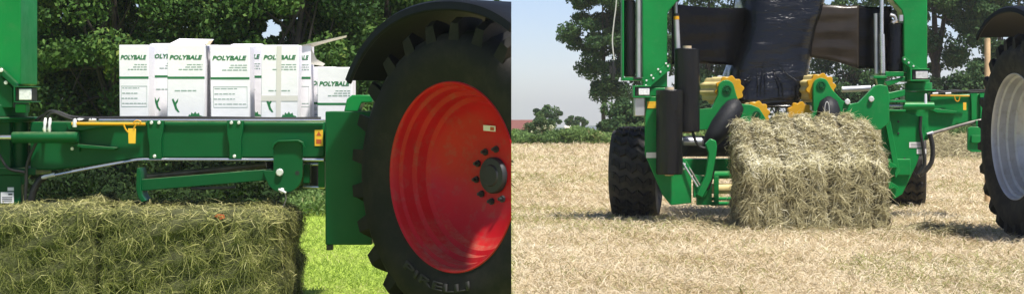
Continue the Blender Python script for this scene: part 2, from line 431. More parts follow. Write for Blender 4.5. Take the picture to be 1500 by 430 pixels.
def make_bale(name, c, half, top_fn, grooves, mats, n_str, label, seed, strand, weights, vert_bias, fuzz=1.0, lit_top=0.15):
    core_m, str_m = mats
    c = np.array(c); half = np.array(half)
    def shape(cube):
        p = 13.0
        r = (np.abs(cube) ** p).sum(1, keepdims=True) ** (1 / p)
        q = cube / r
        nor = unit(np.sign(q) * np.abs(q) ** (p - 1) / half)
        w = q * half
        disp = 0.030 * bumps(w, 6.0, seed) + (0.046 - 0.026 * np.clip(nor[:, 2], 0, 1)) * bumps(w, 17.0, seed + 1) + 0.016 * bumps(w, 50.0, seed + 2)
        fl = np.floor(w[:, 0] / 0.085 + 0.6 * np.sin(w[:, 2] * 5 + seed)); disp += 0.014 * np.sin(fl * 12.9898 + seed)
        if grooves:
            g = np.min(np.abs(w[:, :1] - np.array(grooves)[None]), axis=1)
            disp -= 0.080 * np.exp(-(g / 0.026) ** 2) - 0.012
        w = w + nor * disp[:, None]
        hz = (w[:, 2] + half[2]) / (2 * half[2])                 # 0 at the foot, 1 at the top
        w[:, 2] = hz * top_fn(w[:, 0] / half[0], w[:, 1] / half[1])
        w[:, 2] = np.maximum(w[:, 2], 0.004)
        return w + c, nor
    root = thing(name, tuple(c), label, 'hay bale')
    # core
    v = []; f = []; G = 26
    for ax in range(3):
        for sg in (-1, 1):
            u, w_ = np.meshgrid(np.linspace(-1, 1, G), np.linspace(-1, 1, G))
            cube = np.zeros((G * G, 3)); cube[:, ax] = sg; cube[:, (ax + 1) % 3] = u.ravel(); cube[:, (ax + 2) % 3] = w_.ravel()
            p, _ = shape(cube); n0 = len(v); v += [tuple(x) for x in p]
            for j in range(G - 1):
                for i in range(G - 1):
                    a = n0 + j * G + i; f.append((a, a + 1, a + G + 1, a + G))
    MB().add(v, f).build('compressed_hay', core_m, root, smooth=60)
    # strands on front, top and the two ends, a few at the back
    P = []; Nn = []
    for (ax, sg), wt in weights.items():
        m = int(n_str * wt); cube = rng.uniform(-1, 1, (m, 3)); cube[:, ax] = sg
        p, nr = shape(cube); P.append(p); Nn.append(nr)
    P = np.concatenate(P); Nn = np.concatenate(Nn)
    local = P - c
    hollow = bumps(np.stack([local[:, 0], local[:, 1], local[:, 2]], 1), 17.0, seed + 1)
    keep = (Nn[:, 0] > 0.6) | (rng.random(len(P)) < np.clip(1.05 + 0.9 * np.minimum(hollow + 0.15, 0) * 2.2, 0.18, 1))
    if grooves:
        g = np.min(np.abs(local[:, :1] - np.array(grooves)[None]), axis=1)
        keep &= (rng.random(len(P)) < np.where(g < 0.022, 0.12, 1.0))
    P = P[keep]; Nn = Nn[keep]; n = len(P)
    t = rng.normal(size=(n, 3)); t[:, 2] -= vert_bias * np.abs(rng.normal(size=n)) * (1 - np.abs(Nn[:, 2]))
    clump = bumps(P, 9.0, seed + 5)
    t[:, 0] += 0.5 * np.sin(clump * 3.0); t = t - Nn * (t * Nn).sum(1, keepdims=True); t = unit(t)
    t = unit(t + Nn * (np.abs(rng.normal(0, 0.22 * fuzz, n)))[:, None])
    side = unit(np.cross(t, Nn) + 0.28 * rng.normal(size=(n, 3)))
    longs = rng.random(n) < 0.13
    L = np.where(longs, rng.uniform(strand[1] * .7, strand[1] * 1.7, n), rng.uniform(strand[0] * .6, strand[1] * .6, n)); wd = rng.uniform(strand[2], strand[3], n) * np.where(longs, 0.95, 1.0)
    v, q = blades(P + Nn * rng.uniform(-0.006, 0.016, n)[:, None], t, L, wd, side=side, droop=0.2, bend=0.13)
    v[:, 2] = np.maximum(v[:, 2], 0.002)
    tint = 0.42 + lit_top * np.clip(Nn[:, 2], 0, 1) + 0.22 * clump + 0.18 * bumps(P, 30.0, seed + 8) + rng.normal(0, 0.17, n) + np.where(longs, 0.20, -0.06)  # upward strands tinted paler, painting in the sunlit top
    tag(np_mesh('hay_stalks', v, q, np.repeat(tint, 2), str_m, root), kind='stuff')
    return root

# front left: weathered green bale
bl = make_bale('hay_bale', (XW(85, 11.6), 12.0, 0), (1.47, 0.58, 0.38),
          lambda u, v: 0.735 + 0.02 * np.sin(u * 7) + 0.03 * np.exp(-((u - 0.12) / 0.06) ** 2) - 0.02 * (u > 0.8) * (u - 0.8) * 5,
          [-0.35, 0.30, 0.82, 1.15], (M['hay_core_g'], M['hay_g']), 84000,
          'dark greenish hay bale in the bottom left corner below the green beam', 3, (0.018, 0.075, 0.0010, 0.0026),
          {(1, -1): 0.54, (2, 1): 0.30, (0, 1): 0.24, (0, -1): 0.01}, 0.7, lit_top=0.22)
# red scrap caught in the bale
MB().plate([(314, 316), (318, 313), (328, 314), (329, 319), (322, 321)], 11.40, 0.01).build('red_scrap', M['sticker_red'], bl)
# right: dry bale lying in front of the second wrapper
BRD = 19.72
xa, xb = XW(1089, BRD), XW(1302, BRD)
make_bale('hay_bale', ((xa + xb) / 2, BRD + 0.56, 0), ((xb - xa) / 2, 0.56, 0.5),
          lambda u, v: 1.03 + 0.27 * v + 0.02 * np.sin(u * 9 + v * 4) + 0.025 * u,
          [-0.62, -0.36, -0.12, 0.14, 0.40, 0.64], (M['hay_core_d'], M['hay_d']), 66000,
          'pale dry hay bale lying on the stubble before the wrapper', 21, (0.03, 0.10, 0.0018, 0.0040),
          {(1, -1): 0.42, (2, 1): 0.40, (0, -1): 0.12, (0, 1): 0.06}, 0.9, fuzz=0.7, lit_top=0.42)

# ------------------------------------------------------------------ machine pieces used on both wrappers
def bolt(parent, px, py, d, r=0.014, mat=None, name='bolt'):
    MB().disc(W(px, py, d), (0, -1, 0), r, r * 0.8, 8, r * 0.2).build(name, mat or M['zinc'], parent)

def headlamp(parent, x0, y0, x1, y1, d, mat):
    b = MB(); b.rect(x0 - 5, y0 - 1, x1 + 0.5, y1 + 1, d, 0.14)
    h = b.build('headlamp_housing', M['hose'], parent, 0.006)
    MB().rect(x0, y0 + 0.5, x1, y1 - 0.5, d - 0.012, 0.011).build('headlamp_lens', M['lens'], h, 0.004)
    g = MB(); g.rect(x0 - 8, y0 - 3.2, x1 + 2.5, y0 - 1.3, d - 0.02, 0.2); g.rect(x0 - 8, y1 + 1.3, x1 + 2.5, y1 + 3.2, d - 0.02, 0.2); g.rect(x0 - 8, y0 - 1.2, x0 - 5.5, y1 + 1.2, d - 0.02, 0.2)
    g.build('headlamp_guard', mat, parent, 0.003)

# ------------------------------------------------------------------ LEFT wrapper (close)
D = 12.0
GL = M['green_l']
wl_ = thing('bale_wrapper', (XW(60, D), D, 0), 'shade-darkened green bale wrapper with long horizontal beam carrying the white cartons', 'bale wrapper')
MB().rect(-70, -160, 30.5, 124, D - 0.02, 0.42).build('tower', M['green_r'], wl_, 0.008)
b = MB(); b.plate([(-70, 112), (2, 112), (19, 129), (19, 158), (-70, 158)], D - 0.05, 0.40); b.build('tower_foot', GL, wl_, 0.006)
b = MB(); b.plate([(-4, 98), (0, 98), (24, 122), (24, 127), (19, 127), (-4, 104)], D - 0.09, 0.06); b.build('gusset', GL, wl_, 0.004)
bolt(wl_, 2, 103, D - 0.09); bolt(wl_, 9, 121, D - 0.07); bolt(wl_, 13.5, 115, D - 0.03)
headlamp(wl_, 27.5, 129.5, 46, 147, D - 0.12, GL)
# turntable under the tower
b = MB(); cx = W(-15, 170, D + 0.16)
for y0, y1, r in ((153, 171, 0.255), (171, 175, 0.33), (175, 178.5, 0.30)):
    p0, p1 = W(-15, y1, D + 0.16), W(-15, y0, D + 0.16); b.tube([p0, p1], r, 40)
b.build('turntable', GL, wl_, 0.006)
MB().rect(22, 152, 38, 165, D - 0.1, 0.1).build('stop_block', M['green_r'], wl_, 0.008)
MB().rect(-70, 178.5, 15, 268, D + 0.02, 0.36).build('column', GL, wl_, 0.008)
b = MB(); b.tube([W(28, 178.7, D + 0.15), W(28, 246, D + 0.15)], 0.062, 24); b.build('pivot_tube', GL, wl_)
b = MB(); b.rect(-70, 246, 52, 256, D - 0.02, 0.42); b.build('column_flange', GL, wl_, 0.006)
b = MB(); b.rect(-70, 256.2, 31, 300, D - 0.005, 0.06); b.plate([(30, 256.5), (44, 256.5), (34, 270), (31.2, 270)], D, 0.03); b.build('column_plate', GL, wl_, 0.005)
s = MB().rect(1, 281, 20, 297, D - 0.012, 0.006).build('white_label', M['sticker_w'], wl_)
b = MB(); b.rect(11, 274, 20, 279, D - 0.012, 0.006); b.build('white_label', M['sticker_w'], wl_)
b = MB(); b.rect(12, 283, 18, 285, D - 0.0135, 0.001)
for y in (288, 290.5, 293): b.rect(3, y, 18, y + 0.8, D - 0.0135, 0.001)
tag(b.build('label_print', M['black_print'], s), kind='stuff')
# hydraulic cylinder
b = MB(); b.tube([W(18, 201, D - 0.10), W(112, 201, D - 0.10)], 0.038, 24); b.tube([W(110, 201, D - 0.10), W(114, 201, D - 0.10)], 0.034, 24)
cyl = b.build('hydraulic_cylinder', GL, wl_, 0.004)
MB().tube([W(-60, 201, D - 0.10), W(18.4, 201, D - 0.10)], 0.015, 16).build('piston_rod', M['steel'], cyl)
# main beam
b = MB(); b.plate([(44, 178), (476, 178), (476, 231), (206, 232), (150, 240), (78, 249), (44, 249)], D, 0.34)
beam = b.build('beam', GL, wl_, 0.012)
b = MB(); b.plate([(96, 179), (168, 183), (150, 186), (120, 191), (100, 190)], D - 0.07, 0.069); b.build('beam_rib', GL, wl_, 0.004)
b = MB(); b.plate([(104, 212), (110, 210.5), (172, 216), (168, 219), (120, 217)], D - 0.06, 0.059); b.build('beam_rib', GL, wl_, 0.004)
b = MB(); b.rect(113, 190, 116, 222, D - 0.04, 0.039); b.build('beam_rib', GL, wl_, 0.003)
bolt(wl_, 106, 217.5, D, 0.012)
# clamp brackets
for x in (216, 333):
    k = MB(); k.plate([(x - 1, 176), (x + 24, 176), (x + 23, 190), (x + 20, 206), (x + 21, 233), (x + 2, 233), (x + 2, 212), (x - 1, 198)], D - 0.045, 0.043)
    o = k.build('clamp_bracket', GL, wl_, 0.006)
    for bx, by in ((x + 6, 179.5), (x + 17, 179.5), (x + 10.5, 228.5)): bolt(o, bx, by, D - 0.046, 0.012)
# the shelf that carries the cartons
SHELF = ZW(176.5, 12.3)
MB().box((XW(150, 12.6), 12.345, SHELF - 0.03), (XW(535, 12.6), 13.25, SHELF)).build('carton_shelf', GL, wl_, 0.004)
# pipes and hoses
MB().tube([W(145, 175.8, D - 0.02), W(474, 176.3, D - 0.02)], 0.0085, 10).build('steel_pipe', M['steel'], wl_)
MB().tube(wspline([(60, 186), (66, 168), (74, 163), (88, 165), (105, 171), (135, 173), (200, 172.3), (330, 173), (400, 174), (470, 173.5)], D + 0.03), 0.012, 10).build('hose', M['hose'], wl_)
MB().tube(wspline([(70, 186), (71, 170), (80, 165.5), (95, 171), (112, 176), (135, 175)], D - 0.05), 0.011, 10).build('hose', M['hose'], wl_)
MB().tube(wspline([(48, 190), (54, 176), (66, 168), (76, 162.5)], D + 0.1), 0.012, 8).build('hose', M['hose'], wl_)
for x in (65.5, 72.5):
    f_ = MB(); f_.tube([W(x, 193, D - 0.1), W(x - 0.5, 189, D - 0.1), W(x, 184, D - 0.1), W(x + 0.5, 179, D - 0.09), W(x + 1, 173, D - 0.08)], [0.009, 0.013, 0.009, 0.013, 0.008], 8)
    f_.build('hose_fitting', M['zinc'], wl_)
for x in (118, 134):
    f_ = MB(); f_.tube([W(x - 6, 175.5, D - 0.05), W(x - 2, 175.5, D - 0.05), W(x + 2, 175.5, D - 0.05), W(x + 7, 175.5, D - 0.05)], [0.008, 0.013, 0.011, 0.009], 8)
    f_.build('hose_fitting', M['zinc'], wl_)
MB().tube(wspline([(64, 259), (90, 254), (140, 244.5), (190, 235.5), (206, 233.4), (230, 233.2), (330, 233.4), (474, 233.8)], D - 0.03), 0.010, 10).build('steel_pipe', M['steel'], wl_)
f_ = MB(); f_.tube([W(61, 260, D - 0.03), W(66, 258.5, D - 0.03), W(72, 257, D - 0.03), W(80, 255.5, D - 0.03)], [0.010, 0.015, 0.012, 0.015], 8); f_.build('hose_fitting', M['zinc'], wl_)
MB().tube(wspline([(66, 259), (58, 264), (50, 278), (44, 300), (42, 318)], D - 0.01), 0.024, 10).build('hose', M['hose'], wl_)
MB().tube(wspline([(60, 196), (50, 215), (40, 240), (38, 270), (36, 310)], D - 0.05), 0.011, 8).build('hose', M['hose'], wl_)
MB().tube(wspline([(-10, 205), (2, 232), (14, 247), (36, 252)], D - 0.06), 0.010, 8).build('hose', M['hose'], wl_)
# yellow transport strut and hanging tag
b = MB(); b.tube([W(105, 181, D - 0.08), W(213, 181.5, D - 0.06)], 0.011, 10); strut = b.build('safety_strut', M['yellow'], wl_)
MB().tube([W(109.5, 186, D - 0.08), W(109.5, 180, D - 0.08), W(109.5, 176, D - 0.08), W(109.5, 173.5, D - 0.08)], [0.015, 0.016, 0.013, 0.006], 10).build('strut_pin', M['zinc'], strut)
b = MB(); b.tube(wspline([(181, 182), (184, 189), (188, 194)], D - 0.09), 0.006, 6); b.tube(wspline([(201, 180), (197, 186), (196, 189)], D - 0.09), 0.006, 6); b.tube(wspline([(195, 180), (200, 176.5), (206, 178), (203, 182), (199, 181)], D - 0.085), 0.005, 6)
b.build('tag_chain', M['yellow'], strut)
t_ = MB().plate([(187.5, 188), (199, 188), (198.5, 210), (188, 210)], D - 0.09, 0.006).build('hanging_tag', M['sticker'], strut, 0.002)
# parking stand
b = MB(); pl_ = [(399, 268), (399, 216)] + arc(405, 212, 6, 180, 270, 4, 5) + arc(436, 212, 6, 270, 360, 4, 5) + [(442, 216), (442, 262)] + arc(415, 262, 27, 0, 180, 12, 21)
pl_ = [(400.5, 250), (400.5, 213)] + [(404, 207.5), (437, 206.5), (443, 212), (443, 258)] + arc(416, 260, 26, 5, 165, 12, 22) + [(386, 255), (386, 249.5)]
b.plate(pl_, D - 0.10, 0.025); sp = b.build('stand_plate', GL, wl_, 0.004)
MB().plate([(397, 217), (399.5, 210), (407, 205.5), (436, 204.5), (444, 208), (446.5, 216), (443.8, 216), (442, 210.5), (436, 207), (407, 208), (401.8, 212.5), (400, 219)], D - 0.13, 0.035).build('stand_rim', GL, wl_, 0.003)
bolt(sp, 410, 252, D - 0.101, 0.026); bolt(sp, 413, 278.5, D - 0.101, 0.018)
MB().disc(W(435.5, 253, D - 0.1005), (0, -1, 0), 0.015, 0.002, 12).build('pin_hole', M['hose'], sp)
MB().tube([W(408, 277, D - 0.12), W(419, 282, D - 0.13)], 0.008, 8).build('stand_pin', M['zinc'], sp)
MB().tube(wspline([(418, 283), (419, 292), (415, 303), (417, 310)], D - 0.1), 0.003, 6).build('pin_chain', M['dirty_steel'], sp)
b = MB(); b.plate([(206, 262.5), (400, 247), (400, 263), (206, 279.5)], D - 0.072, 0.085); st = b.build('stand_leg', GL, wl_, 0.005)
b = MB(); b.plate([(200.5, 246), (203.5, 245), (206, 252), (206.5, 278), (208, 286), (213, 294), (207, 296), (202, 288), (199, 276), (199.5, 256)], D - 0.11, 0.2); b.build('stand_foot', GL, st, 0.004)
# pieces beyond the stand plate
b = MB(); b.rect(444, 240, 454, 268, D + 0.05, 0.08); b.build('hitch_bracket', GL, wl_, 0.004)
b = MB(); b.rect(466, 236, 475.7, 274, D + 0.10, 0.05); b.build('hitch_bracket', M['green_r'], wl_, 0.004)
b = MB(); b.tube([W(444, 240, D + 0.15), W(476, 240, D + 0.15)], 0.013, 10); b.build('steel_pipe', M['steel'], wl_)
MB().tube([W(444, 273, D + 0.15), W(476, 274, D + 0.15)], 0.010, 10).build('steel_pipe', M['steel'], wl_)
b = MB(); b.tube([W(460, 240, D + 0.25), W(460, 274, D + 0.25)], 0.035, 16); b.build('hitch_post', M['hub'], wl_)
MB().tube([W(215, 258, D + 0.4), W(390, 241, D + 0.4)], 0.02, 10).build('far_pipe', M['dirty_steel'], wl_)
MB().tube([W(280, 276, D + 0.45), W(345, 274, D + 0.45)], 0.01, 10).build('far_pipe', M['dirty_steel'], wl_)
# headstock column by the tractor wheel
b = MB(); b.plate([(476.5, 163), (545, 163), (545, 358), (476.5, 358)], D - 0.3, 0.46); b.build('headstock_column', GL, wl_, 0.008)
b = MB(); b.plate([(508, 145), (516, 139), (545, 139), (545, 150), (530, 150), (524, 163.0), (504, 163.0)], D - 0.2, 0.3); b.build('headstock_cap', M['green_r'], wl_, 0.006)
MB().rect(478, 358.2, 487, 366, D - 0.26, 0.06).build('headstock_foot', M['hub'], wl_, 0.004)
def warning(parent, x0, y0, x1, y1, d):
    o = MB().rect(x0, y0, x1, y1, d, 0.003).build('warning_sticker', M['sticker'], parent)
    ym = (y0 + y1) / 2; xm = (x0 + x1) / 2; w_ = (x1 - x0) * 0.32
    k = MB(); k.plate([(xm, y0 + 2), (xm + w_, ym - 3), (xm - w_, ym - 3)], d - 0.001, 0.001); k.rect(xm - w_, ym + 2, xm + w_, y1 - 3, d - 0.001, 0.001)
    tag(k.build('sticker_print', M['sticker_red'], o), kind='stuff')
warning(wl_, 461, 190, 473, 213.5, D - 0.005)

# ------------------------------------------------------------------ cartons
def carton(x0, x1, ytop, d, depth, label, style, flap=None, lean=0.0, text=True, ty=None):
    """white film carton standing on the shelf; style picks the print below the stripe"""
    s_ = F / d; zt = ZW(ytop, d); X0, X1 = XW(x0, d), XW(x1, d); w_ = X1 - X0; hgt = zt - SHELF
    r = thing('film_carton', (X0, d, SHELF), label, 'carton', 'white film cartons on the green beam')
    def pt(u, v, y=0.0): return Vector((X0 + u * w_ + lean * v * hgt, d + y, SHELF + v * hgt))
    b = MB(); b.prism([pt(0, 0), pt(1, 0), pt(1, 1), pt(0, 1)], (0, depth, 0)); b.build('carton_body', M['white'], r, 0.004)
    E = 0.0012
    def bar(u0, u1, v0, v1, name, mat, par=r, k=1.0):
        q = MB(); q.prism([pt(u0, v0, -E * k), pt(u1, v0, -E * k), pt(u1, v1, -E * k), pt(u0, v1, -E * k)], (0, E * 0.9, 0)); return q.build(name, mat, par, smooth=0)
    V = lambda px: 1 - px / ((176.5 - ytop))            # rows below the top edge, in sketch pixels
    if text:
        me = text_mesh('POLYBALE', 1.0, 0.22, 0.040, 0.001)
        xs = [v.co.x for v in me.vertices]; wid = max(xs) - min(xs); mx = min(xs)
        tw = 0.88; sx = tw * w_ / wid; sz = 6.2 / s_ / 0.72
        ty_ = V(ty or 21)
        for v in me.vertices:
            p = pt(0.05 + (v.co.x - mx) / wid * tw, ty_, -E); v.co = (p.x, p.y - v.co.z * 0.5, p.z + v.co.y * sz)
        link('lettering', me, M['print'], r)
    def lines(rows, mat):
        q = MB()
        for u0, u1, px, hpx in rows:
            u = u0
            while u < u1:                                    # word-length dashes: print too small to read
                l = min(u1, u + rnd.uniform(0.06, 0.16)); v0 = V(px + hpx); v1 = V(px)
                q.prism([pt(u, v0, -E), pt(l, v0, -E), pt(l, v1, -E), pt(u, v1, -E)], (0, E * 0.9, 0)); u = l + 0.025
        tag(q.build('small_print', mat, r, smooth=0), kind='stuff')
    o_ = (ty or 21) - 21
    lines([(0.52, 0.94, 28 + o_, 1.3), (0.48, 0.94, 31.5 + o_, 1.3), (0.30, 0.94, 35 + o_, 1.5)], M['grey_print'])
    if style != 'tape':
        bar(0.0, 1.0, V(49.5 + o_), V(46.2 + o_), 'green_stripe', M['print'])
    if style in ('panel',):
        for u0, u1, p0, p1 in ((0.07, 0.94, 60, 60.6), (0.07, 0.94, 90, 90.6), (0.07, 0.078, 60, 90), (0.932, 0.94, 60, 90)):
            bar(u0, u1, V(p1), V(p0), 'panel_line', M['grey_print'])
        lines([(0.10, 0.68, 62.5, 1.0), (0.10, 0.62, 70, 1.3), (0.08, 0.62, 77.5, 1.3), (0.10, 0.92, 85, 1.2)], M['grey_print'])
    if style in ('figure', 'tape'):
        lines([(0.20, 0.78, 66, 1.6)], M['grey_print'])
        q = MB(); e = -E; U = lambda a, p: pt(a, V(p), e)
        q.prism([U(.13, 80), (U(.16, 78)), U(.22, 84), U(.30, 78), U(.29, 83), U(.25, 87), U(.27, 92), U(.34, 98), U(.30, 98.5), U(.22, 94), U(.19, 89)], (0, E * .9, 0))
        q.build('figure_emblem', M['print'], r, smooth=0)
        q = MB()
        q.prism([U(.56, 106), U(.60, 101), U(.63, 103), U(.66, 98.5), U(.71, 101), U(.76, 97.5), U(.80, 101), U(.86, 99), U(.88, 103), U(.95, 104), U(.97, 106)], (0, E * .9, 0))
        q.build('leaf_emblem', M['print'], r, smooth=0)
    if style == 'tape':
        bar(0.41, 0.54, 0.0, 0.985, 'tape_strip', M['tape'], k=2.2)
        bar(0.0, 0.41, V(82), V(74), 'tape_strip', M['tape'], k=1.9); bar(0.54, 1.0, V(82), V(74), 'tape_strip', M['tape'], k=1.9)
    if flap == 'lid':        # top flap folded back open with its brown inner edge
        q = MB(); q.prism([pt(0.02, 1.003, 0.004), pt(0.98, 1.003, 0.004), pt(1.12, 1.075, 0.16), pt(0.20, 1.085, 0.16)], (0, 0.004, 0.006)); q.build('top_flap', M['white'], r)
        q = MB(); q.prism([pt(1.00, 1.00, 0.02), pt(1.11, 1.00, 0.03), pt(1.15, 1.07, 0.1), pt(0.99, 1.06, 0.1)], (0, 0.004, 0.0)); q.build('side_flap', M['card'], r)
    if flap == 'side':       # long flaps standing out to the right
        q = MB(); q.prism([W(441, 66.5, d - .02), W(460, 62.5, d - .02), W(508, 51.5, d - .02), W(507, 53.8, d + .1), W(478, 61.5, d + .1), W(455, 68.5, d + .1)], (0, 0.004, -0.006)); q.build('top_flap', M['card_in'], r)
        q = MB(); q.prism([W(452, 68, d + .03), W(455, 70, d + .03), W(464, 87, d + .03), W(476, 93.5, d + .03), W(473, 97, d + .03), W(455, 94, d + .03)], (0, 0.004, 0)); q.build('side_flap', M['card_in'], r)
    if flap == 'slit':
        q = MB(); q.prism([pt(0.05, 1.002, 0.02), pt(0.95, 1.002, 0.02), pt(0.9, 1.014, 0.2), pt(0.1, 1.014, 0.2)], (0, 0.004, 0.003)); q.build('top_flap', M['white'], r)
    return r
carton(175, 218, 66, 12.52, 0.22, 'white carton at the far left end of the row', 'panel', lean=-0.006)
carton(219, 268, 64.5, 12.80, 0.22, 'white carton half hidden between the leftmost carton and the one with raised lid', 'figure', flap='slit')
carton(244.5, 299, 66, 12.40, 0.25, 'white carton with its top lid folded up and brown edge showing', 'figure', flap='lid', lean=0.012)
carton(276, 320, 66, 12.82, 0.22, 'white carton mostly hidden, a dim sliver right of the raised lid carton', 'panel')
carton(309, 366, 67, 12.46, 0.25, 'white carton with framed small print panel, middle of the row', 'panel', flap='slit', lean=-0.010)
carton(338, 384, 65, 12.80, 0.22, 'white carton half hidden behind the taped carton and the framed panel carton', 'figure', flap='slit')
carton(382, 436, 66, 12.38, 0.20, 'white carton crossed by beige parcel tape', 'tape', lean=0.014)
carton(415, 455, 66.5, 12.62, 0.22, 'white carton with long open flaps sticking out to the right', 'panel', flap='side')
carton(452, 492, 98, 12.86, 0.22, 'low white carton half hidden behind the lowest carton at the right end', 'panel', ty=27)
carton(465, 516, 98.5, 12.44, 0.28, 'low white carton at the right end beside the black mudguard', 'low', ty=27)

# ------------------------------------------------------------------ tractor wheels
def tractor(label, C, a, mats, Rt, Rr, cut, nl, fender_arc, fR, text=None, side=1, fend=True):
    """rear wheel with mudguard; a is how far the outer face is turned to the left of the viewer"""
    a = math.radians(a); C = Vector(C)
    T = Vector((math.sin(a), math.cos(a), 0)); U = Vector((math.cos(a), -math.sin(a), 0)); Z = Vector((0, 0, 1))
    k = Rt / 0.955
    def p(u, z, t): return C + U * u + Z * z + T * t
    root = thing('tractor', (C.x, C.y, 0), label, 'tractor')
    prof = [(0.0, Rr), (-0.02, Rr), (-0.03, Rr + .035), (-0.058, Rr + .11 * k), (-.055, .80 * k), (-.02, .848 * k), (.05, .872 * k), (.33, .885 * k), (.61, .872 * k), (.67, .85 * k), (.71, .78 * k), (.68, Rr), (.36, Rr - .06)]
    rim = [(0.0, Rr), (-.022, Rr), (-.026, Rr - .006), (-.018, Rr - .014), (.0, Rr - .02), (.035, Rr - .024), (.05, Rr - .045), (.12, Rr - .055), (.135, Rr - .085), (.20, Rr - .095), (.215, Rr - .125), (.26, Rr - .15), (.30, Rr - .20), (.335, Rr - .30), (.345, Rr - .355), (.35, .10), (.35, .0), (.38, 0.0), (.38, Rr - .15), (.30, Rr - .08), (.30, Rr)]
    wheel = MB().lathe(C, T, rim, 96).build('wheel', mats['rim'], root, smooth=28, cut=cut)
    MB().lathe(C, T, prof, 96, closed=True).build('tyre', mats['tyre'], wheel, smooth=40, cut=cut)
    # lugs
    L = MB()
    for sgn in (0, 1):
        for i in range(nl):
            ph = 2 * math.pi * (i + 0.5 * sgn) / nl
            v = []
            for t, rb, rtp, dphi, wb, wt in ((-.045, .80 * k, .915 * k, 0.0, .050, .036), (.01, .84 * k, .953 * k, .01, .048, .030), (.16, .86 * k, .957 * k, .09, .044, .028), (.345, .865 * k, .958 * k, .21, .048, .032)):
                tt = t if sgn == 0 else .66 - t
                for rr, ww in ((rb, wb), (rtp, wt)):
                    for s_ in (-1, 1):
                        an = ph + dphi + s_ * ww / rr
                        v.append(p(math.cos(an) * rr, math.sin(an) * rr, tt))
            f = []
            for j in range(3):
                A = 4 * j; B = A + 4
                f += [(A, B, B + 2, A + 2), (A + 1, A + 3, B + 3, B + 1), (A + 2, B + 2, B + 3, A + 3), (A, A + 1, B + 1, B)]
            f += [(0, 2, 3, 1), (12, 13, 15, 14)]
            L.add(v, f)
    L.build('tread_lugs', mats['tyre'], wheel, smooth=20, cut=cut)
    # hub, nuts, holes
    MB().lathe(C, T, [(.35, .114), (.325, .114), (.315, .106), (.313, .07), (.303, .062), (.302, .0)], 32).build('hub', M['hub'], wheel, smooth=40, cut=cut)
    for i in range(10):
        an = 2 * math.pi * (i + .3) / 10; c0 = p(math.cos(an) * .165, math.sin(an) * .165, .352)
        q = MB(); q.tube([c0, c0 - T * .022], .022, 6); q.tube([c0 - T * .02, c0 - T * .045], .011, 8)
        if not cut or c0.x < -0.03: q.build('wheel_nut', M['hub'], wheel)
    for i in range(12):
        an = 2 * math.pi * (i + .1) / 12; c0 = p(math.cos(an) * .245, math.sin(an) * .245, .349)
        if not cut or c0.x < -0.02: MB().disc(c0, -T, .008, .004, 8).build('bolt_hole', M['hub'], wheel)
    if text:
        me = text_mesh(text, 1.0, 0.0, 0.015, 0.0)
        xs = [v.co.x for v in me.vertices]; wd = max(xs); hh = .052
        for v in me.vertices:
            r_ = Rr + .115 - v.co.y * hh / .72; an = -math.pi / 2 + (v.co.x / wd - .5) * .95 - 0.16
            v.co = p(math.cos(an) * r_, math.sin(an) * r_, -.060 + .008 * (v.co.y))
        o = link('sidewall_lettering', me, M['lettering_rubber'], wheel)
        sm = o.modifiers.new('thick', 'SOLIDIFY'); sm.thickness = .010; sm.offset = 0
    # mudguard: curved roof with a turned-down outer lip
    if fend:
        q = MB(); m = 28; v = []; f = []
        sec = [(-.10, -.055), (-.115, -.045), (-.11, .0), (-.09, .012), (.10, .018), (.72, .018), (.72, -.005), (.10, -.008), (-.08, -.012), (-.09, -.05)]
        for i in range(m + 1):
            th = math.radians(fender_arc[0] + (fender_arc[1] - fender_arc[0]) * i / m)
            g = fR * (1 + .045 * math.sin(2 * th) ** 2)
            for t, dr in sec: v.append(p(-math.cos(th) * (g + dr), math.sin(th) * (g + dr), t))
        n_ = len(sec)
        for i in range(m):
            for j in range(n_): f.append((i * n_ + j, i * n_ + (j + 1) % n_, (i + 1) * n_ + (j + 1) % n_, (i + 1) * n_ + j))
        f += [tuple(range(n_)), tuple(range(m * n_ + n_ - 1, m * n_ - 1, -1))]
        q.add(v, f); q.build('mudguard', M['fender'], root, smooth=50, cut=cut)
    return root, p
M['lettering_rubber'] = plain('raised_rubber_lettering', (0.011, 0.011, 0.010), 0.75)
CL = W(664, 262, 10.92); CL.z = 0.983
tr, pl = tractor('tractor with large bright red rear wheel under a black mudguard', CL, 46.5, {'rim': M['red'], 'tyre': M['rubber']}, 0.985, 0.588, True, 25, (33, 125), 1.072, 'PIRELLI')
# small sticker on the rim disc
cs = pl(-0.01, 0.295, 0.31)
q = MB(); Tn = Vector((math.sin(math.radians(46.5)), math.cos(math.radians(46.5)), 0)); Un = Vector((math.cos(math.radians(46.5)), -math.sin(math.radians(46.5)), 0))
q.prism([cs + Un * x + Vector((0, 0, z)) for x, z in ((-.055, -.015), (.055, -.02), (.055, .015), (-.055, .02))], Tn * 0.004)
wheel_l = [o for o in tr.children if o.name.startswith('wheel')][0]
q.build('rim_sticker', M['sticker_w'], wheel_l, smooth=0)
q = MB(); q.prism([cs - Tn * .001 + Un * x + Vector((0, 0, z)) for x, z in ((.01, -.012), (.045, -.014), (.045, .008), (.01, .010))], Tn * 0.0009); q.build('sticker_print', M['sticker_red'], wheel_l, smooth=0)

CR = W(1488, 206, 18.75); CR.z = 1.08
tractor('tractor with a dusty grey rear wheel at the right edge of the field', CR, 85, {'rim': M['silver_rim'], 'tyre': M['rubber_r']}, 1.085, 0.67, False, 25, (50, 158), 1.36)

# ------------------------------------------------------------------ RIGHT wrapper
E = 21.0; GR = M['green_r']
wr = thing('bale_wrapper', (XW(1150, E), E + 0.6, 0), 'bright green bale wrapper with two towers standing on the stubble field', 'bale wrapper')
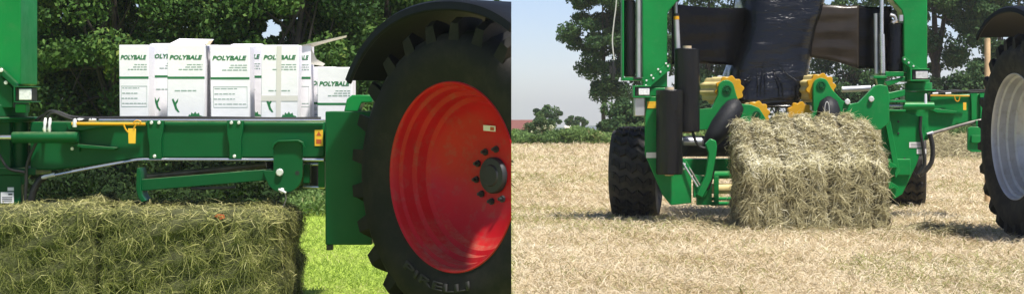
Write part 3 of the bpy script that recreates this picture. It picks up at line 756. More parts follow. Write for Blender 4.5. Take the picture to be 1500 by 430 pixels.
# left tower
b = MB(); b.plate([(941, -60), (1020, -60), (1012, -20), (993, 1), (979, 17), (977.5, 22), (977.5, 128), (941, 128)], E, 0.30); b.build('tower', GR, wr, 0.012)
b = MB(); b.plate([(942, 124), (975, 94), (982, 94), (982, 102), (950, 129.5), (942, 129.5)], E - 0.05, 0.049); gs = b.build('gusset', GR, wr, 0.005)
for x, y in ((975.5, 93), (978.5, 97), (964, 101.5), (967.5, 105.5), (954, 110.5), (957, 114.5), (947, 118), (946, 125)): bolt(gs, x, y, E - 0.051, 0.012)
b = MB(); b.rect(938, 128.5, 984, 141, E - 0.02, 0.36); b.build('turntable', GR, wr, 0.01)
b = MB(); b.plate([(945.5, 141.5), (962, 141.5), (964, 226), (1002, 232), (1013, 247), (1013, 297), (983, 300), (971, 285), (945.5, 226)], E - 0.06, 0.13); b.build('tower_leg', GR, wr, 0.008)
MB().rect(962, 141.5, 985, 230, E + 0.08, 0.2).build('leg_box', GR, wr, 0.008)
MB().rect(946.5, 223, 961.5, 231, E - 0.068, 0.006).build('white_label', M['sticker_w'], wr)
headlamp(wr, 935.5, 128.5, 951.5, 139.5, E - 0.16, GR)
MB().rect(929.5, 142.5, 944.5, 170, E - 0.14, 0.2).build('control_box', M['galv'], wr, 0.01)
warning(wr, 948, 148.5, 960.5, 158.5, E - 0.065)
for x, y in ((969, 240), (1003, 240), (1002, 247)): bolt(wr, x, y, E - 0.061, 0.012)
b = MB(); b.rect(980, 236, 991, 249, E - 0.064, 0.004); b.build('slot', M['hose'], wr)
# left dispenser: frame, steel roller
b = MB(); b.rect(911.5, -60, 914, 118, E - 0.05, 0.3); b.rect(914.2, 113.5, 942.5, 118, E - 0.05, 0.3); b.rect(914.2, -40, 940.6, -36, E - 0.05, 0.3); b.build('dispenser_frame', GR, wr, 0.004)
MB().tube([W(935.4, 113, E + 0.05), W(935.4, -35.5, E + 0.05)], 0.031, 20).build('stretch_roller', M['galv'], wr)
MB().rect(928, 113.5, 941, 116, E - 0.07, 0.019).build('roller_bracket', M['hose'], wr, 0.003)
MB().tube(wspline([(905, -60), (903, 0), (899, 35), (897, 60), (899.5, 88)], E + 0.02), 0.008, 6).build('hanging_cord', M['rope'], wr)
b = MB(); b.tube([W(898, 90, E + .02), W(898, 100, E + .02), W(898, 117, E + .02)], [0.012, 0.028, 0.024], 8); b.rect(893, 97, 902, 108, E, 0.04); b.build('cord_clip', M['hose'], wr)
# prop rod with yellow band
b = MB(); b.tube([W(988.5, -40, E + .12), W(990.5, 26, E + .12)], 0.019, 14); b.tube([W(990.5, 26, E + .12), W(995, 120, E + .12)], 0.033, 14); pr = b.build('prop_rod', M['galv'], wr)
MB().tube([W(990.5, 24, E + .12), W(990.8, 29, E + .12)], 0.035, 14).build('yellow_band', M['yellow'], pr)
MB().tube([W(990.2, 20, E + .12), W(990.5, 23.8, E + .12)], 0.035, 14).build('black_band', M['hose'], pr)
# lower frame left of the bale
b = MB(); b.plate([(1016, 255), (1035, 258), (1037, 268), (1030, 284), (1022, 289), (1016, 289)], E - .05, 0.1); b.build('arm_foot', GR, wr, 0.005)
b = MB(); b.plate([(1033, 211), (1041, 202.5), (1049, 206), (1050.5, 214), (1049.5, 226), (1043, 262), (1030, 290), (1020, 285), (1034, 255), (1038, 224)], E - .16, 0.1); b.build('bent_arm', GR, wr, 0.012)
b = MB(); b.plate([(1024, 281), (1040, 262), (1043, 262), (1043, 300), (1021, 300), (1021, 288)], E + .02, 0.12); b.build('frame_bracket', GR, wr, 0.006)
for y0, y1 in ((250, 262), (288, 293.5), (294.5, 301)):
    b = MB(); b.tube([W(1042, (y0 + y1) / 2, E + .16), W(1130, (y0 + y1) / 2 - 1, E + .5)], (y1 - y0) / 2 / 130, 16); b.build('cross_tube', GR, wr)
MB().tube([W(1043, 276, E + .2), W(1130, 275, E + .5)], 0.062, 16).build('ground_roller', M['cream'], wr)
MB().rect(1046, 258, 1053, 300, E + .12, 0.05).build('tube_bracket', GR, wr, 0.004)
MB().tube([W(1001, 214, E + .35), W(1075, 214, E + .6)], 0.125, 28).build('drum', M['pad'], wr)
MB().tube([W(1001, 207, E + .24), W(1028, 207, E + .24)], 0.05, 20).build('drum_guard', M['galv'], wr)
b = MB(); b.tube([W(1000, 238, E - .08), W(1022, 273, E - .12)], 0.011, 8); b.build('steel_pipe', M['galv'], wr)
b = MB(); b.tube([W(1004, 236, E - .04), W(1025, 271, E - .08)], 0.011, 8); b.build('steel_pipe', M['dirty_steel'], wr)
MB().tube(wspline([(1014, 190), (1018, 204), (1025, 214), (1035, 216), (1044, 208)], E - .02), 0.016, 8).build('hose', M['hose'], wr)
MB().tube(wspline([(1026, 268), (1032, 278), (1040, 272), (1046, 250)], E - .02), 0.010, 8).build('hose', M['hose'], wr)
# table arms with yellow toothed rollers
def toothed(cx, cy, r, d, ln, parent, wdt=0.09):
    """cog-shaped yellow roller end plus the roller drum behind"""
    c = W(cx, cy, d); v = []; n = 60
    pts = []
    for i in range(n):
        an = 2 * math.pi * i / n; rr = r * (1 + .075 * (1 if math.sin(an * 10) > 0 else -1) * min(1, abs(math.sin(an * 10)) * 2))
        pts.append(c + Vector((math.cos(an) * rr, 0, math.sin(an) * rr)))
    o = MB().prism(pts, (0, wdt, 0)).build('roller_cog', M['yellow'], parent, 0.006, smooth=20)
    pts2 = [q_ + Vector((ln[0] * .12, wdt + .002, 0)) for q_ in pts]
    MB().prism([c + Vector((ln[0] * .1, wdt + .002, 0)) + (q_ - c) * .93 for q_ in pts], Vector((ln[0], ln[1], 0))).build('roller_drum', M['cream'], o, 0.0, smooth=20)
toothed(1069, 132, 0.165, E + .42, (-0.16, 0.25), wr)
toothed(1109, 167, 0.150, E + .46, (-0.10, 0.25), wr)
toothed(1203, 129, 0.170, E + .42, (-0.10, 0.35), wr)
toothed(1172, 168, 0.150, E + .46, (0.08, 0.25), wr)
pl_ = [(1024, 160), (1043, 158), (1052, 138)] + arc(1064, 130, 12, 190, 350, 8, 13) + [(1079, 140), (1084, 152), (1100, 153), (1112, 158), (1121, 172), (1126, 190), (1024, 190)]
b = MB(); b.plate(pl_, E + .32, 0.09); b.build('table_arm', GR, wr, 0.008)
pl_ = [(1176, 190), (1181, 172), (1192, 165), (1191, 134)] + arc(1203, 127, 12, 185, 340, 8, 13) + [(1219, 131), (1234, 147), (1246, 152), (1258, 150), (1270, 138), (1282, 125.5), (1290, 123.5), (1300, 126), (1303, 140), (1303, 180), (1290, 190)]
b = MB(); b.plate(pl_, E + .32, 0.09); b.build('table_arm', GR, wr, 0.008)
for x, y, r in ((1065, 131, 0.055), (1108, 168, 0.05), (1203, 125, 0.055)):
    MB().lathe(W(x, y, E + .318), (0, -1, 0), [(0, r), (.012, r), (.014, r * .9), (.014, r * .66), (.006, r * .62), (.006, r * .5), (.02, r * .46), (.02, 0)], 24).build('bearing_cap', M['green_l'], wr)
for x, y in ((1276, 145), (1241, 149)): bolt(wr, x, y, E + .318, 0.035)
# black bale guides
def pad(path, d, rs): MB().tube([W(x, y, d + dd) for x, y, dd in path], rs, 20).build('bale_guide', M['pad'], wr, smooth=70)
pad([(1035, 213, .05), (1042, 205, .04), (1056, 186, .06), (1070, 166, .1), (1076, 156, .14), (1078, 150, .2)], E + .12, [0.05, 0.10, 0.135, 0.135, 0.115, 0.06])
pad([(1214, 190, .0), (1214, 172, .0), (1214, 160, .02), (1214, 151, .05), (1214, 145, .1)], E + .2, [0.14, 0.14, 0.135, 0.11, 0.05])
MB().tube(wspline([(1208, 166), (1208.5, 155), (1211, 149), (1214, 153), (1215, 166)], E + .052), 0.005, 6).build('guide_handle', M['rope'], wr)
# arm tube behind right
MB().tube([W(1233, 131, E + .7), W(1275, 129, E + .7)], 0.036, 14).build('steel_pipe', M['galv'], wr)
# right tower (stands a little farther away)
R = 21.9
b = MB(); b.plate([(1278, -60), (1358.5, -60), (1358.5, 106), (1324, 106), (1323.5, 26), (1321, 15), (1310, 3), (1290, -20)], R, 0.30); b.build('tower', GR, wr, 0.012)
b = MB(); b.plate([(1322, 84), (1326, 83), (1345, 99), (1352, 101.5), (1352, 106.5), (1342, 106.5), (1322, 91)], R - .05, 0.049); gs = b.build('gusset', GR, wr, 0.005)
for x, y in ((1325, 87), (1331, 92), (1338, 97), (1344, 102)): bolt(gs, x, y, R - .051, 0.013)
headlamp(wr, 1341.5, 103.5, 1359, 115.5, R - .16, GR)
b = MB(); b.tube([W(1345, 133.5, R + .14), W(1345, 131, R + .14)], 0.22, 32); b.tube([W(1345, 131, R + .14), W(1345, 121, R + .14)], 0.17, 32); b.tube([W(1345, 121, R + .14), W(1345, 117.5, R + .14)], 0.14, 32); b.build('turntable', GR, wr, 0.006)
MB().rect(1325, 106.5, 1358, 120, R + .02, 0.26).build('tower_foot', GR, wr, 0.008)
MB().rect(1326, 133.8, 1360, 205, R, 0.3).build('column', GR, wr, 0.01)
b = MB(); b.plate([(1290, 163), (1326, 163), (1350, 172), (1354, 205), (1343, 240), (1322, 284), (1310, 291), (1302, 268), (1293, 215)], R - .1, 0.06); b.build('pointed_plate', GR, wr, 0.008)
b = MB(); b.plate([(1294, 163), (1302, 163), (1318, 250), (1312, 262)], R - .16, 0.059); b.build('plate_rib', GR, wr, 0.005)
for x0, y0 in ((1297, 232), (1299, 262)): MB().plate([(x0, y0), (x0 + 16, y0 + 10), (x0 + 18, y0 + 13), (x0 + 3, y0 + 14)], R - .2, 0.09).build('tine_bracket', GR, wr, 0.004)
s1 = MB().rect(1332, 208, 1352, 216, R - .106, 0.004).build('white_label', M['sticker_w'], wr)
MB().rect(1343, 218, 1357, 225, R - .106, 0.004).build('white_label', M['sticker_w'], wr)
q = MB()
for y in (210, 212, 214): q.rect(1334, y, 1350, y + .6, R - .1075, 0.001)
tag(q.build('label_print', M['black_print'], s1), kind='stuff')
for x, y in ((1316, 178), (1316, 195), (1325, 232)): bolt(wr, x, y, R - .101, 0.014, M['hub'])
# right dispenser
b = MB(); b.tube([W(1291.5, -60, R - .02), W(1291.5, 50, R - .02)], 0.026, 16); b.tube([W(1291.8, 50, R - .02), W(1293, 107, R - .02)], 0.036, 16); b.build('prop_rod', M['steel'], wr)
MB().tube([W(1283, 20, R + .03), W(1284, 108, R + .03)], 0.028, 16).build('stretch_roller', M['galv'], wr)
MB().rect(1297, 105, 1324, 112, R - .04, 0.25).build('dispenser_frame', GR, wr, 0.006)
b = MB(); b.rect(1280, 111, 1299, 115, R - .1, 0.25); b.plate([(1284, 115.2), (1297, 115.2), (1294, 126), (1287, 126)], R - .06, 0.12); b.build('dispenser_foot', GR, wr, 0.006)
b = MB(); b.tube(wspline([(1304, 22), (1310, 24), (1312, 30), (1308, 34)], R - .05, 6), 0.02, 8); b.rect(1318, 22, 1323, 31, R - .05, 0.04); b.build('film_brake', M['galv'], wr)
# linkage between arm and column
b = MB(); b.plate([(1285, 133), (1296, 137), (1326, 131), (1326, 140), (1300, 147), (1285, 145)], R - .12, 0.1); b.build('link_plate', GR, wr, 0.005)
b = MB(); b.rect(1284, 146.5, 1327, 150, R - .2, 0.2); b.rect(1284, 160.5, 1327, 163.5, R - .2, 0.2); b.build('link_lug', GR, wr, 0.004)
b = MB(); b.plate([(1296, 120), (1326, 112), (1326, 117), (1300, 126)], R - .02, 0.1); b.build('link_plate', GR, wr, 0.004)
MB().tube([W(1288, 141, R - .1), W(1288, 168, R - .1)], 0.03, 14).build('pivot_pin', GR, wr)
for x, y in ((1290, 131), (1292, 139), (1280, 127)):
    bolt(wr, x, y, R - .13, 0.022)
b = MB(); b.tube([W(1322, 155, R - .14), W(1368, 155, R - .14)], 0.047, 24); cy = b.build('hydraulic_cylinder', GR, wr, 0.004)
MB().tube([W(1288, 155, R - .14), W(1322.3, 155, R - .14)], 0.024, 16).build('piston_rod', M['steel'], cy)
# drawbar to the tractor
b = MB(); b.plate([(1358, 140), (1412, 138), (1446, 137), (1446, 174), (1428, 176), (1400, 183), (1372, 194), (1352, 198)], R + .02, 0.3); b.build('beam', GR, wr, 0.012)
b = MB(); b.plate([(1364, 161), (1372, 159), (1402, 163), (1398, 166), (1372, 165)], R - .04, 0.058); b.build('beam_rib', GR, wr, 0.004)
for x in (1422, 1435):
    k = MB(); k.plate([(x, 136), (x + 10, 136), (x + 9, 150), (x + 8, 176), (x + 1, 176), (x + 1, 152)], R - .02, 0.038); k.build('clamp_bracket', GR, wr, 0.005)
b = MB(); b.tube([W(1363, 140, R - .06), W(1420, 140.5, R - .06)], 0.010, 8); strut = b.build('safety_strut', M['yellow'], wr)
b = MB(); b.tube(wspline([(1398, 141), (1400, 147), (1404, 148), (1406, 142)], R - .07), 0.007, 6); b.build('tag_chain', M['yellow'], strut)
MB().rect(1411, 150, 1415.5, 161, R - .07, 0.006).build('hanging_tag', M['sticker'], strut)
MB().tube(wspline([(1352, 150), (1356, 138), (1364, 132.5), (1384, 134), (1400, 132.5), (1420, 135), (1446, 134)], R + .05), 0.014, 8).build('hose', M['hose'], wr)
MB().tube(wspline([(1362, 150), (1362, 140), (1370, 137), (1385, 135.5), (1420, 133), (1446, 132)], R - .02), 0.012, 8).build('hose', M['hose'], wr)
for x in (1366, 1385): MB().tube([W(x, 137, R - .05), W(x + 8, 136.5, R - .05)], 0.012, 8).build('hose_fitting', M['zinc'], wr)
MB().tube([W(1356, 152, R - .16), W(1356, 139, R - .14), W(1356.5, 137, R - .14)], [0.02, 0.016, 0.01], 8).build('hose_fitting', M['zinc'], wr)
MB().tube(wspline([(1362, 196), (1380, 191), (1405, 184), (1430, 177.5), (1446, 175)], R - .03), 0.020, 10).build('steel_pipe', M['dirty_steel'], wr)
MB().tube([W(1358, 197.5, R - .03), W(1367, 194.5, R - .03)], 0.028, 10).build('hose_fitting', M['galv'], wr)
MB().tube(wspline([(1362, 196), (1366, 215), (1365, 235), (1357, 248), (1346, 257)], R - .05), 0.030, 10).build('hose', M['hose'], wr)
MB().tube(wspline([(1349, 170), (1348, 190), (1352, 215), (1354, 240), (1346, 255)], R - .13), 0.020, 10).build('hose', M['hose'], wr)
b = MB(); b.plate([(1418, 188), (1423, 185.5), (1448, 185.5), (1448, 222.5), (1424, 222.5), (1418, 219)], R - .25, 0.06); b.rect(1424, 190, 1450, 218, R - .19, 0.2); b.build('hitch_box', GR, wr, 0.006)
b = MB(); b.rect(1423, 198, 1448, 209, R - .28, 0.029); b.build('hitch_rib', GR, wr, 0.004)
b = MB(); b.rect(1430, 176.5, 1440, 186, R - .1, 0.2); b.build('hitch_post', GR, wr, 0.004)
# chassis tying the two sides together
b = MB(); b.box((XW(985, E), E + .75, 0.55), (XW(1330, R), E + 1.0, 0.75)); b.build('chassis_beam', GR, wr, 0.01)

def implement_wheel(C, yaw, Rw, width, n=21):
    """low-pressure implement tyre with zigzag block tread"""
    a = math.radians(yaw); ax = Vector((math.cos(a), math.sin(a), 0)); C = Vector(C)
    e1 = Vector((0, 0, 1)); e2 = ax.cross(e1)
    h = width / 2; r0 = Rw - .040
    prof = [(-h * .8, Rw * .48), (-h * .98, Rw * .6), (-h * 1.02, Rw * .78), (-h * .97, Rw * .90), (-h * .86, r0 - .012), (-h * .5, r0), (0, r0 + .004), (h * .5, r0), (h * .86, r0 - .012), (h * .97, Rw * .90), (h * 1.02, Rw * .78), (h * .98, Rw * .6), (h * .8, Rw * .48)]
    rim = [(-h * .8, Rw * .48), (-h * .82, Rw * .44), (-h * .3, Rw * .40), (-h * .25, 0), (h * .25, 0), (h * .3, Rw * .40), (h * .82, Rw * .44), (h * .8, Rw * .48)]
    wh = MB().lathe(C, ax, rim, 40).build('wheel', GR, wr)
    MB().lathe(C, ax, prof, 72, closed=True).build('tyre', M['rubber_dusty'], wh, smooth=45)
    L = MB(); pitch = 2 * math.pi / n
    def pt(t, an, r): return C + ax * t + (e1 * math.cos(an) + e2 * math.sin(an)) * r
    zig = [(-.97, 0.0, -.07), (-.72, .05, 0), (-.50, .42, 0), (-.24, .26, 0), (0.0, .66, 0), (.24, .40, 0), (.50, .80, 0), (.72, .52, 0), (.97, .60, -.07)]
    for i in range(n):
        for j in range(len(zig) - 1):
            (t0, p0, d0), (t1, p1, d1) = zig[j], zig[j + 1]
            g = 0.012
            v = []
            for t, pz, dd in ((t0 * h + g * .5, p0, d0), (t1 * h - g * .5, p1, d1)):
                rr = r0 + .040 + dd - .018 * abs(t / h) ** 3
                for s_, r_ in ((0.0, rr - .07), (0.60, rr - .07), (0.08, rr), (0.50, rr)):
                    v.append(pt(t, (i + pz + s_) * pitch, r_))
            L.add(v, [(0, 2, 3, 1), (4, 5, 7, 6), (2, 6, 7, 3), (0, 4, 6, 2), (1, 3, 7, 5)])
    L.build('tread_blocks', M['rubber_r'], wh, smooth=25)
    return wh
dl = F * H / (324 - YH); dr = F * H / (306 - YH)
implement_wheel((XW(932, dl + .55), dl + .56, 0.572), -10, 0.575, 0.58)
implement_wheel((XW(1331, dr + .4), dr + .5, 0.572), -12, 0.575, 0.50)
MB().tube([(XW(932, dl + .55), dl + .56, .572), (XW(1331, dr + .4), dr + .5, .572)], 0.05, 14).build('axle', M['hub'], wr)

# stacked film rolls
def film_roll(cx, y0, y1, d, rad, label):
    r = thing('film_roll', (XW(cx, d), d, ZW(y1, d)), label, 'film roll', 'black film rolls on the right wrapper')
    z0, z1 = ZW(y1, d), ZW(y0, d); c = Vector((XW(cx, d), d, 0)); Zv = Vector((0, 0, 1))
    MB().lathe(c, Zv, [(z0, .04), (z0, rad - .012), (z0 + .012, rad), (z0 + .3, rad * 1.004), (z1 - .3, rad), (z1 - .012, rad), (z1, rad - .012), (z1, .04)], 36).build('wound_film', M['film_roll'], r, smooth=40)
    MB().tube([c + Zv * (z0 - .015), c + Zv * (z1 + .03)], .052, 18).build('card_core', M['core'], r)
film_roll(980.5, 131.5, 255, E - .25, 0.157, 'black film roll standing lowest in front, left of the hay bale')
film_roll(1006.5, 71, 193, E + .02, 0.150, 'taller-placed black film roll just right of the grey prop rod')
film_roll(922, 0.5, 112, E + .12, 0.069, 'slim black film roll clamped on the outer side of the left tower')
film_roll(1311, 34, 105, R + .1, 0.09, 'slim black film roll clamped inside the right tower')

# bale being wrapped
def wrapped_bale():
    d0, d1 = E + .62, E + 1.7
    r = thing('wrapped_bale', (XW(1140, E + 1), E + 1.1, ZW(158, E + 1)), 'bale wrapped in shiny black film between the two towers', 'wrapped bale')
    lev = [(-60, 1092, 1216), (-20, 1088, 1211), (10, 1086.5, 1206), (40, 1088, 1199), (70, 1081, 1193), (95, 1072, 1187), (115, 1067, 1182), (135, 1066, 1179), (146, 1068, 1176), (153, 1078, 1171), (158, 1096, 1163)]
    v = []; f = []; n = 44; rs = np.random.default_rng(4)
    for li, (y, x0, x1) in enumerate(spline(lev, 5)):
        for k in range(n):
            an = 2 * math.pi * k / n; p = 5.0
            c, s_ = math.cos(an), math.sin(an); rr = (abs(c) ** p + abs(s_) ** p) ** (-1 / p)
            u, w_ = c * rr, s_ * rr
            dm = (d0 + d1) / 2; hd = (d1 - d0) / 2 * (0.75 if li > 47 else 1)
            cxm, hw = (x0 + x1) / 2, (x1 - x0) / 2
            wob = .012 * math.sin(li * .30 + 2 * an) + .004 * math.sin(li * .5 + 5 * an) + .003 * math.sin(li * 1.3 + 3 * an) + .004 * math.sin(7 * an + li * .2)
            tl = 0.15 * (ZW(y, dm) - ZW(158, dm)); dt = dm + tl - hd * .6
            v.append((XW(cxm, dt) + (hw / F * dt + wob) * u, dm + (hd + wob) * w_ + tl, ZW(y, dm)))
    m = len(v) // n
    for i in range(m - 1):
        for k in range(n): f.append((i * n + k, i * n + (k + 1) % n, (i + 1) * n + (k + 1) % n, (i + 1) * n + k))
    f += [tuple(range(n)), tuple(range(m * n - 1, (m - 1) * n - 1, -1))]
    MB().add(v, f).build('film_skin', M['film'], r, smooth=60)
    # loose fan of folds gathered at the foot
    q = MB()
    for i in (0, 1, 3, 4, 5, 8, 9, 11):
        x = 1086 + i * 7.0 + rs.uniform(-5, 5); xc = 1122 + (i - 6) * 3.2 + rs.uniform(-4, 4); y0 = 84 + abs(i - 6) * 2 + rs.uniform(-6, 14)
        pts = [W(xc, y0, d0 + .075), W((x + xc) / 2, (y0 + 128) / 2, d0 + .04), W(x, 130 - abs(i - 6) * 2, d0 + .018), W(x + (i - 6) * .3, 142, d0 + .012)]
        q.tube(spline(pts, 5), [0.003 + .005 * min(1, j / 6) for j in range(16)], 6)
    q.build('film_folds', M['film'], r, smooth=80)
wrapped_bale()

def film_sheet(edge0, edge1, d0, d1, mat, label, split=None):
    """taut film between a roll and the bale; edges are (top row, bottom row) at the two columns"""
    (x0, t0, b0), (x1, t1, b1) = edge0, edge1
    n, m = 26, 14; v = []; f = []
    for i in range(n + 1):
        u = i / n; d = d0 + (d1 - d0) * u
        for j in range(m + 1):
            w_ = j / m; top = t0 + (t1 - t0) * u - 2.0 * math.sin(u * math.pi) * -1; bot = b0 + (b1 - b0) * u - 2.5 * math.sin(u * math.pi)
            y = top + (bot - top) * w_
            dd = .010 * math.sin(w_ * 21 + u * 3) * math.sin(u * math.pi) + .005 * math.sin(w_ * 47 + u * 9)
            v.append(W(x0 + (x1 - x0) * u, y, d + dd))
    for i in range(n):
        for j in range(m): a = i * (m + 1) + j; f.append((a, a + 1, a + m + 2, a + m + 1))
    o = MB().add(v, f).build('stretched_film', mat, smooth=70)
    sm = o.modifiers.new('thick', 'SOLIDIFY'); sm.thickness = 0.004
    return tag(o, label, 'film sheet', 'film stretched from the towers to the black bale')
film_sheet((984, 6, 94), (1092, 12, 98), E + .35, E + 1.0, M['film_sheet'], 'black film pulled taut from left tower to the wrapped bale')
film_sheet((1186, 4, 84), (1258, 8, 101), E + .9, R + .09, M['film_brown'], 'brownish see-through looking film between wrapped bale and right tower')
film_sheet((1256, 8, 100.5), (1306, 9, 106), R + .12, R + .2, M['film_sheet'], 'dark edge of film where it leaves the right tower roll')

# ------------------------------------------------------------------ trees
def tree(name, label, x, d, trunk_h, crown, n_leaf, leaf, mat, clumps, seed, cat='tree', trunk_r=0.15, spread=(0.42, 0.26), gaps=(), xmax=None, group=None, zb=None, low=0.35, keepz=None):
    """crown = (centre height, half width, half depth, half height); leaves gather in clumps carried by limbs"""
    r = np.random.default_rng(seed)
    z0 = gz(d) if zb is None else zb
    root = thing(name, (x, d, z0), label, cat, group)
    ch, hw, hd, hh = crown
    C = []
    while len(C) < clumps:
        p = r.uniform(-1, 1, 3); l = np.linalg.norm(p)
        if l > 1 or l < low: continue
        C.append(p * np.array([hw, hd, hh]) + np.array([x, d, z0 + ch]))
    C = np.array(C)
    # trunk and limbs
    t = MB(); top = Vector((x + r.normal() * .1, d, z0 + ch + hh * .35))
    tp = spline([(x, d, z0 - .1), (x + r.normal() * .04, d, z0 + trunk_h * .5), (x + r.normal() * .08, d, z0 + trunk_h), tuple(top)], 4)
    t.tube(tp, [trunk_r * (1 - .8 * i / (len(tp) - 1)) * (1.35 if i == 0 else 1) for i in range(len(tp))], 10)
    for i in range(min(clumps, 26 if d < 40 else 13)):
        c = Vector(C[i]); s_ = tp[min(len(tp) - 2, 4 + int(r.integers(0, len(tp) - 5)))]
        if xmax is not None and c.x > xmax: continue
        if any(abs(750 + q_.x / q_.y * F - gx) < 22 and abs(YH - (q_.z - H) / q_.y * F - gy) < 30 for q_ in (c, (c + s_) / 2) for gx, gy, _a, _b in gaps[:1]): continue
        mid = (s_ + c) / 2 + Vector((0, 0, .12 * (c - s_).length * r.uniform(-.4, 1)))
        rr = trunk_r * r.uniform(.14, .3)
        t.tube(spline([tuple(s_), tuple(mid), tuple(c)], 4), [rr * (1 - .085 * k) for k in range(9)], 6)
    t.build('trunk', M['bark'], root, smooth=60)
    per = n_leaf // clumps
    size = spread[0] * r.uniform(.65, 1.3, (clumps, 1, 1)); g = r.normal(size=(clumps, per, 3))
    g = g / np.linalg.norm(g, axis=2, keepdims=True) * r.uniform(0.25, 1.05, (clumps, per, 1)) ** .6
    P = C[:, None, :] + g * size * np.array([1, 1, spread[1] / spread[0]])
    out = g.reshape(-1, 3); P = P.reshape(-1, 3)
    tint = np.repeat(r.normal(.45, .16, clumps), per) + r.normal(0, .16, len(P))
    ok = P[:, 2] > z0 + .05
    if xmax is not None: ok &= P[:, 0] < xmax - leaf
    for (gx, gy, rx, ry) in gaps:
        px = 750 + P[:, 0] / P[:, 1] * F; py = YH - (P[:, 2] - H) / P[:, 1] * F
        ok &= ((px - gx) / rx) ** 2 + ((py - gy) / ry) ** 2 > 1
    P = P[ok]; tint = tint[ok]; out = out[ok]
    v, q = leaf_quads(P, leaf, 0.5, out * 0.8)
    tag(np_mesh('crown', v, q, tint, mat, root))
    return root

GAP = [(401, 44, 12, 11), (397, 33, 8, 6), (390, 52, 9, 6), (199, 8, 7, 4), (412, 30, 4, 3), (527, 8, 3, 2), (473, 30, 2.5, 2)]
LT = [  # column, distance, label
    (40, 27.5, 'dark leafy tree right behind the green tower at the left edge'),
    (165, 26.5, 'dark leafy tree seen left of the leftmost white carton'),
    (300, 28.0, 'dark leafy tree rising behind the middle of the carton row'),
    (440, 27.0, 'dark leafy tree beside the bright sky gap above the cartons'),
    (560, 28.5, 'dark leafy tree beside the black mudguard'),
]
for i, (px, d, lab) in enumerate(LT):
    tree('broadleaf_tree', lab, XW(px, d), d, 1.6, (2.5, 1.35, 1.3, 2.6), 40000, 0.040, M['leaf_dark'], 120, 30 + i, trunk_r=.13, spread=(.34, .24), gaps=GAP, xmax=-0.1, group='dark trees behind the left wrapper')
for i, px in enumerate((-30, 105, 235, 365, 500, 640)):
    d = 32 + (i % 3) * .9
    tree('broadleaf_tree', ['dark tree farther back, nearly hidden by the green tower', 'shadowed tree farther back between the tower and the cartons', 'shadowed tree farther back above the raised carton lid', 'shadowed tree farther back whose crown lies left of the sky gap', 'shadowed tree farther back above the low cartons', 'shadowed tree farther back just above the black mudguard'][i],
         XW(px, d), d, 2.0, (2.8, 1.6, 1.2, 2.9), 14000, 0.066, M['leaf_dark'], 70, 60 + i, trunk_r=.17, spread=(.42, .30), gaps=GAP, xmax=-0.15, group='dark trees behind the left wrapper')

# undergrowth below the trees
def thicket(name, label, x0, x1, d0, d1, h0, n, leaf, mat, seed, cat='undergrowth', xmax=None, profile=None):
    r = np.random.default_rng(seed)
    x = r.uniform(x0, x1, n); d = r.uniform(d0, d1, n)
    hgt = h0 * (.65 + .25 * np.sin(x * 2.3 + seed) + .2 * np.sin(x * 6.1 + d)) * r.random(n) ** .7
    P = np.stack([x, d, hgt + np.array([gz(k) for k in d]) + .01], 1)
    dv = unit(r.normal(size=(n, 3)) * np.array([.6, .6, .4]) + np.array([0, 0, .7]))
    v, q = blades(P, dv, r.uniform(.8, 2.4, n) * leaf * 2, r.uniform(.25, .5, n) * leaf, droop=.8)
    t = .45 + .22 * np.sin(x * 1.7 + seed) + r.normal(0, .2, n)
    return tag(np_mesh(name, v, q, np.repeat(t, 2), mat), label, cat, kind='stuff')
thicket('undergrowth', 'tall dim grass and weeds under the trees', XW(395, 24), XW(740, 24), 22.4, 25.0, 0.32, 12000, .03, M['weeds'], 5)
thicket('undergrowth', 'weeds coloured dark for shade below the green beam', XW(-40, 24), XW(410, 24), 22.6, 25.5, 0.5, 24000, .04, M['leaf_shade'], 15)
thicket('undergrowth', 'brambles coloured dark for shade between the tree trunks', XW(-60, 28), XW(740, 28), 25.5, 31, 1.0, 22000, .05, M['leaf_shade'], 6)

# right-hand background
OK_ = M['leaf_oak']
tree('oak_tree', 'tall airy tree with visible trunk left of the left tower', XW(888, 72), 72, 1.9, (5.2, 1.75, 1.6, 3.6), 44000, .066, OK_, 110, 101, trunk_r=.12, spread=(.42, .26), low=.3)
tree('oak_tree', 'tree rising directly behind the left green tower', XW(955, 76), 76, 2.0, (5.0, 1.9, 1.7, 4.6), 20000, .075, OK_, 70, 102, trunk_r=.16, spread=(.5, .34))
tree('oak_tree', 'tree whose crown tops the black film sheet', XW(1040, 78), 78, 2.0, (5.2, 2.0, 1.7, 4.4), 20000, .08, OK_, 70, 103, trunk_r=.17, spread=(.52, .36))
tree('oak_tree', 'tree hidden behind the wrapped black bale', XW(1140, 80), 80, 2.0, (3.5, 2.2, 1.7, 3.3), 8000, .085, OK_, 50, 104, trunk_r=.16, spread=(.55, .38))
tree('oak_tree', 'tree behind the brownish film near the right tower', XW(1250, 78), 78, 2.0, (3.6, 2.0, 1.7, 3.4), 16000, .085, OK_, 60, 105, trunk_r=.16, spread=(.55, .38))
tree('oak_tree', 'large tree with a thick brown trunk right of the right tower', XW(1371, 70), 70, 4.2, (6.2, 2.6, 1.8, 3.6), 34000, .08, OK_, 90, 106, trunk_r=.26, spread=(.5, .34), low=.45)
tree('oak_tree', 'large tree in front of the bright sky above the tractor wheel', XW(1462, 74), 74, 3.5, (5.6, 1.9, 1.8, 3.6), 26000, .08, OK_, 80, 107, trunk_r=.2, spread=(.5, .34), low=.45)
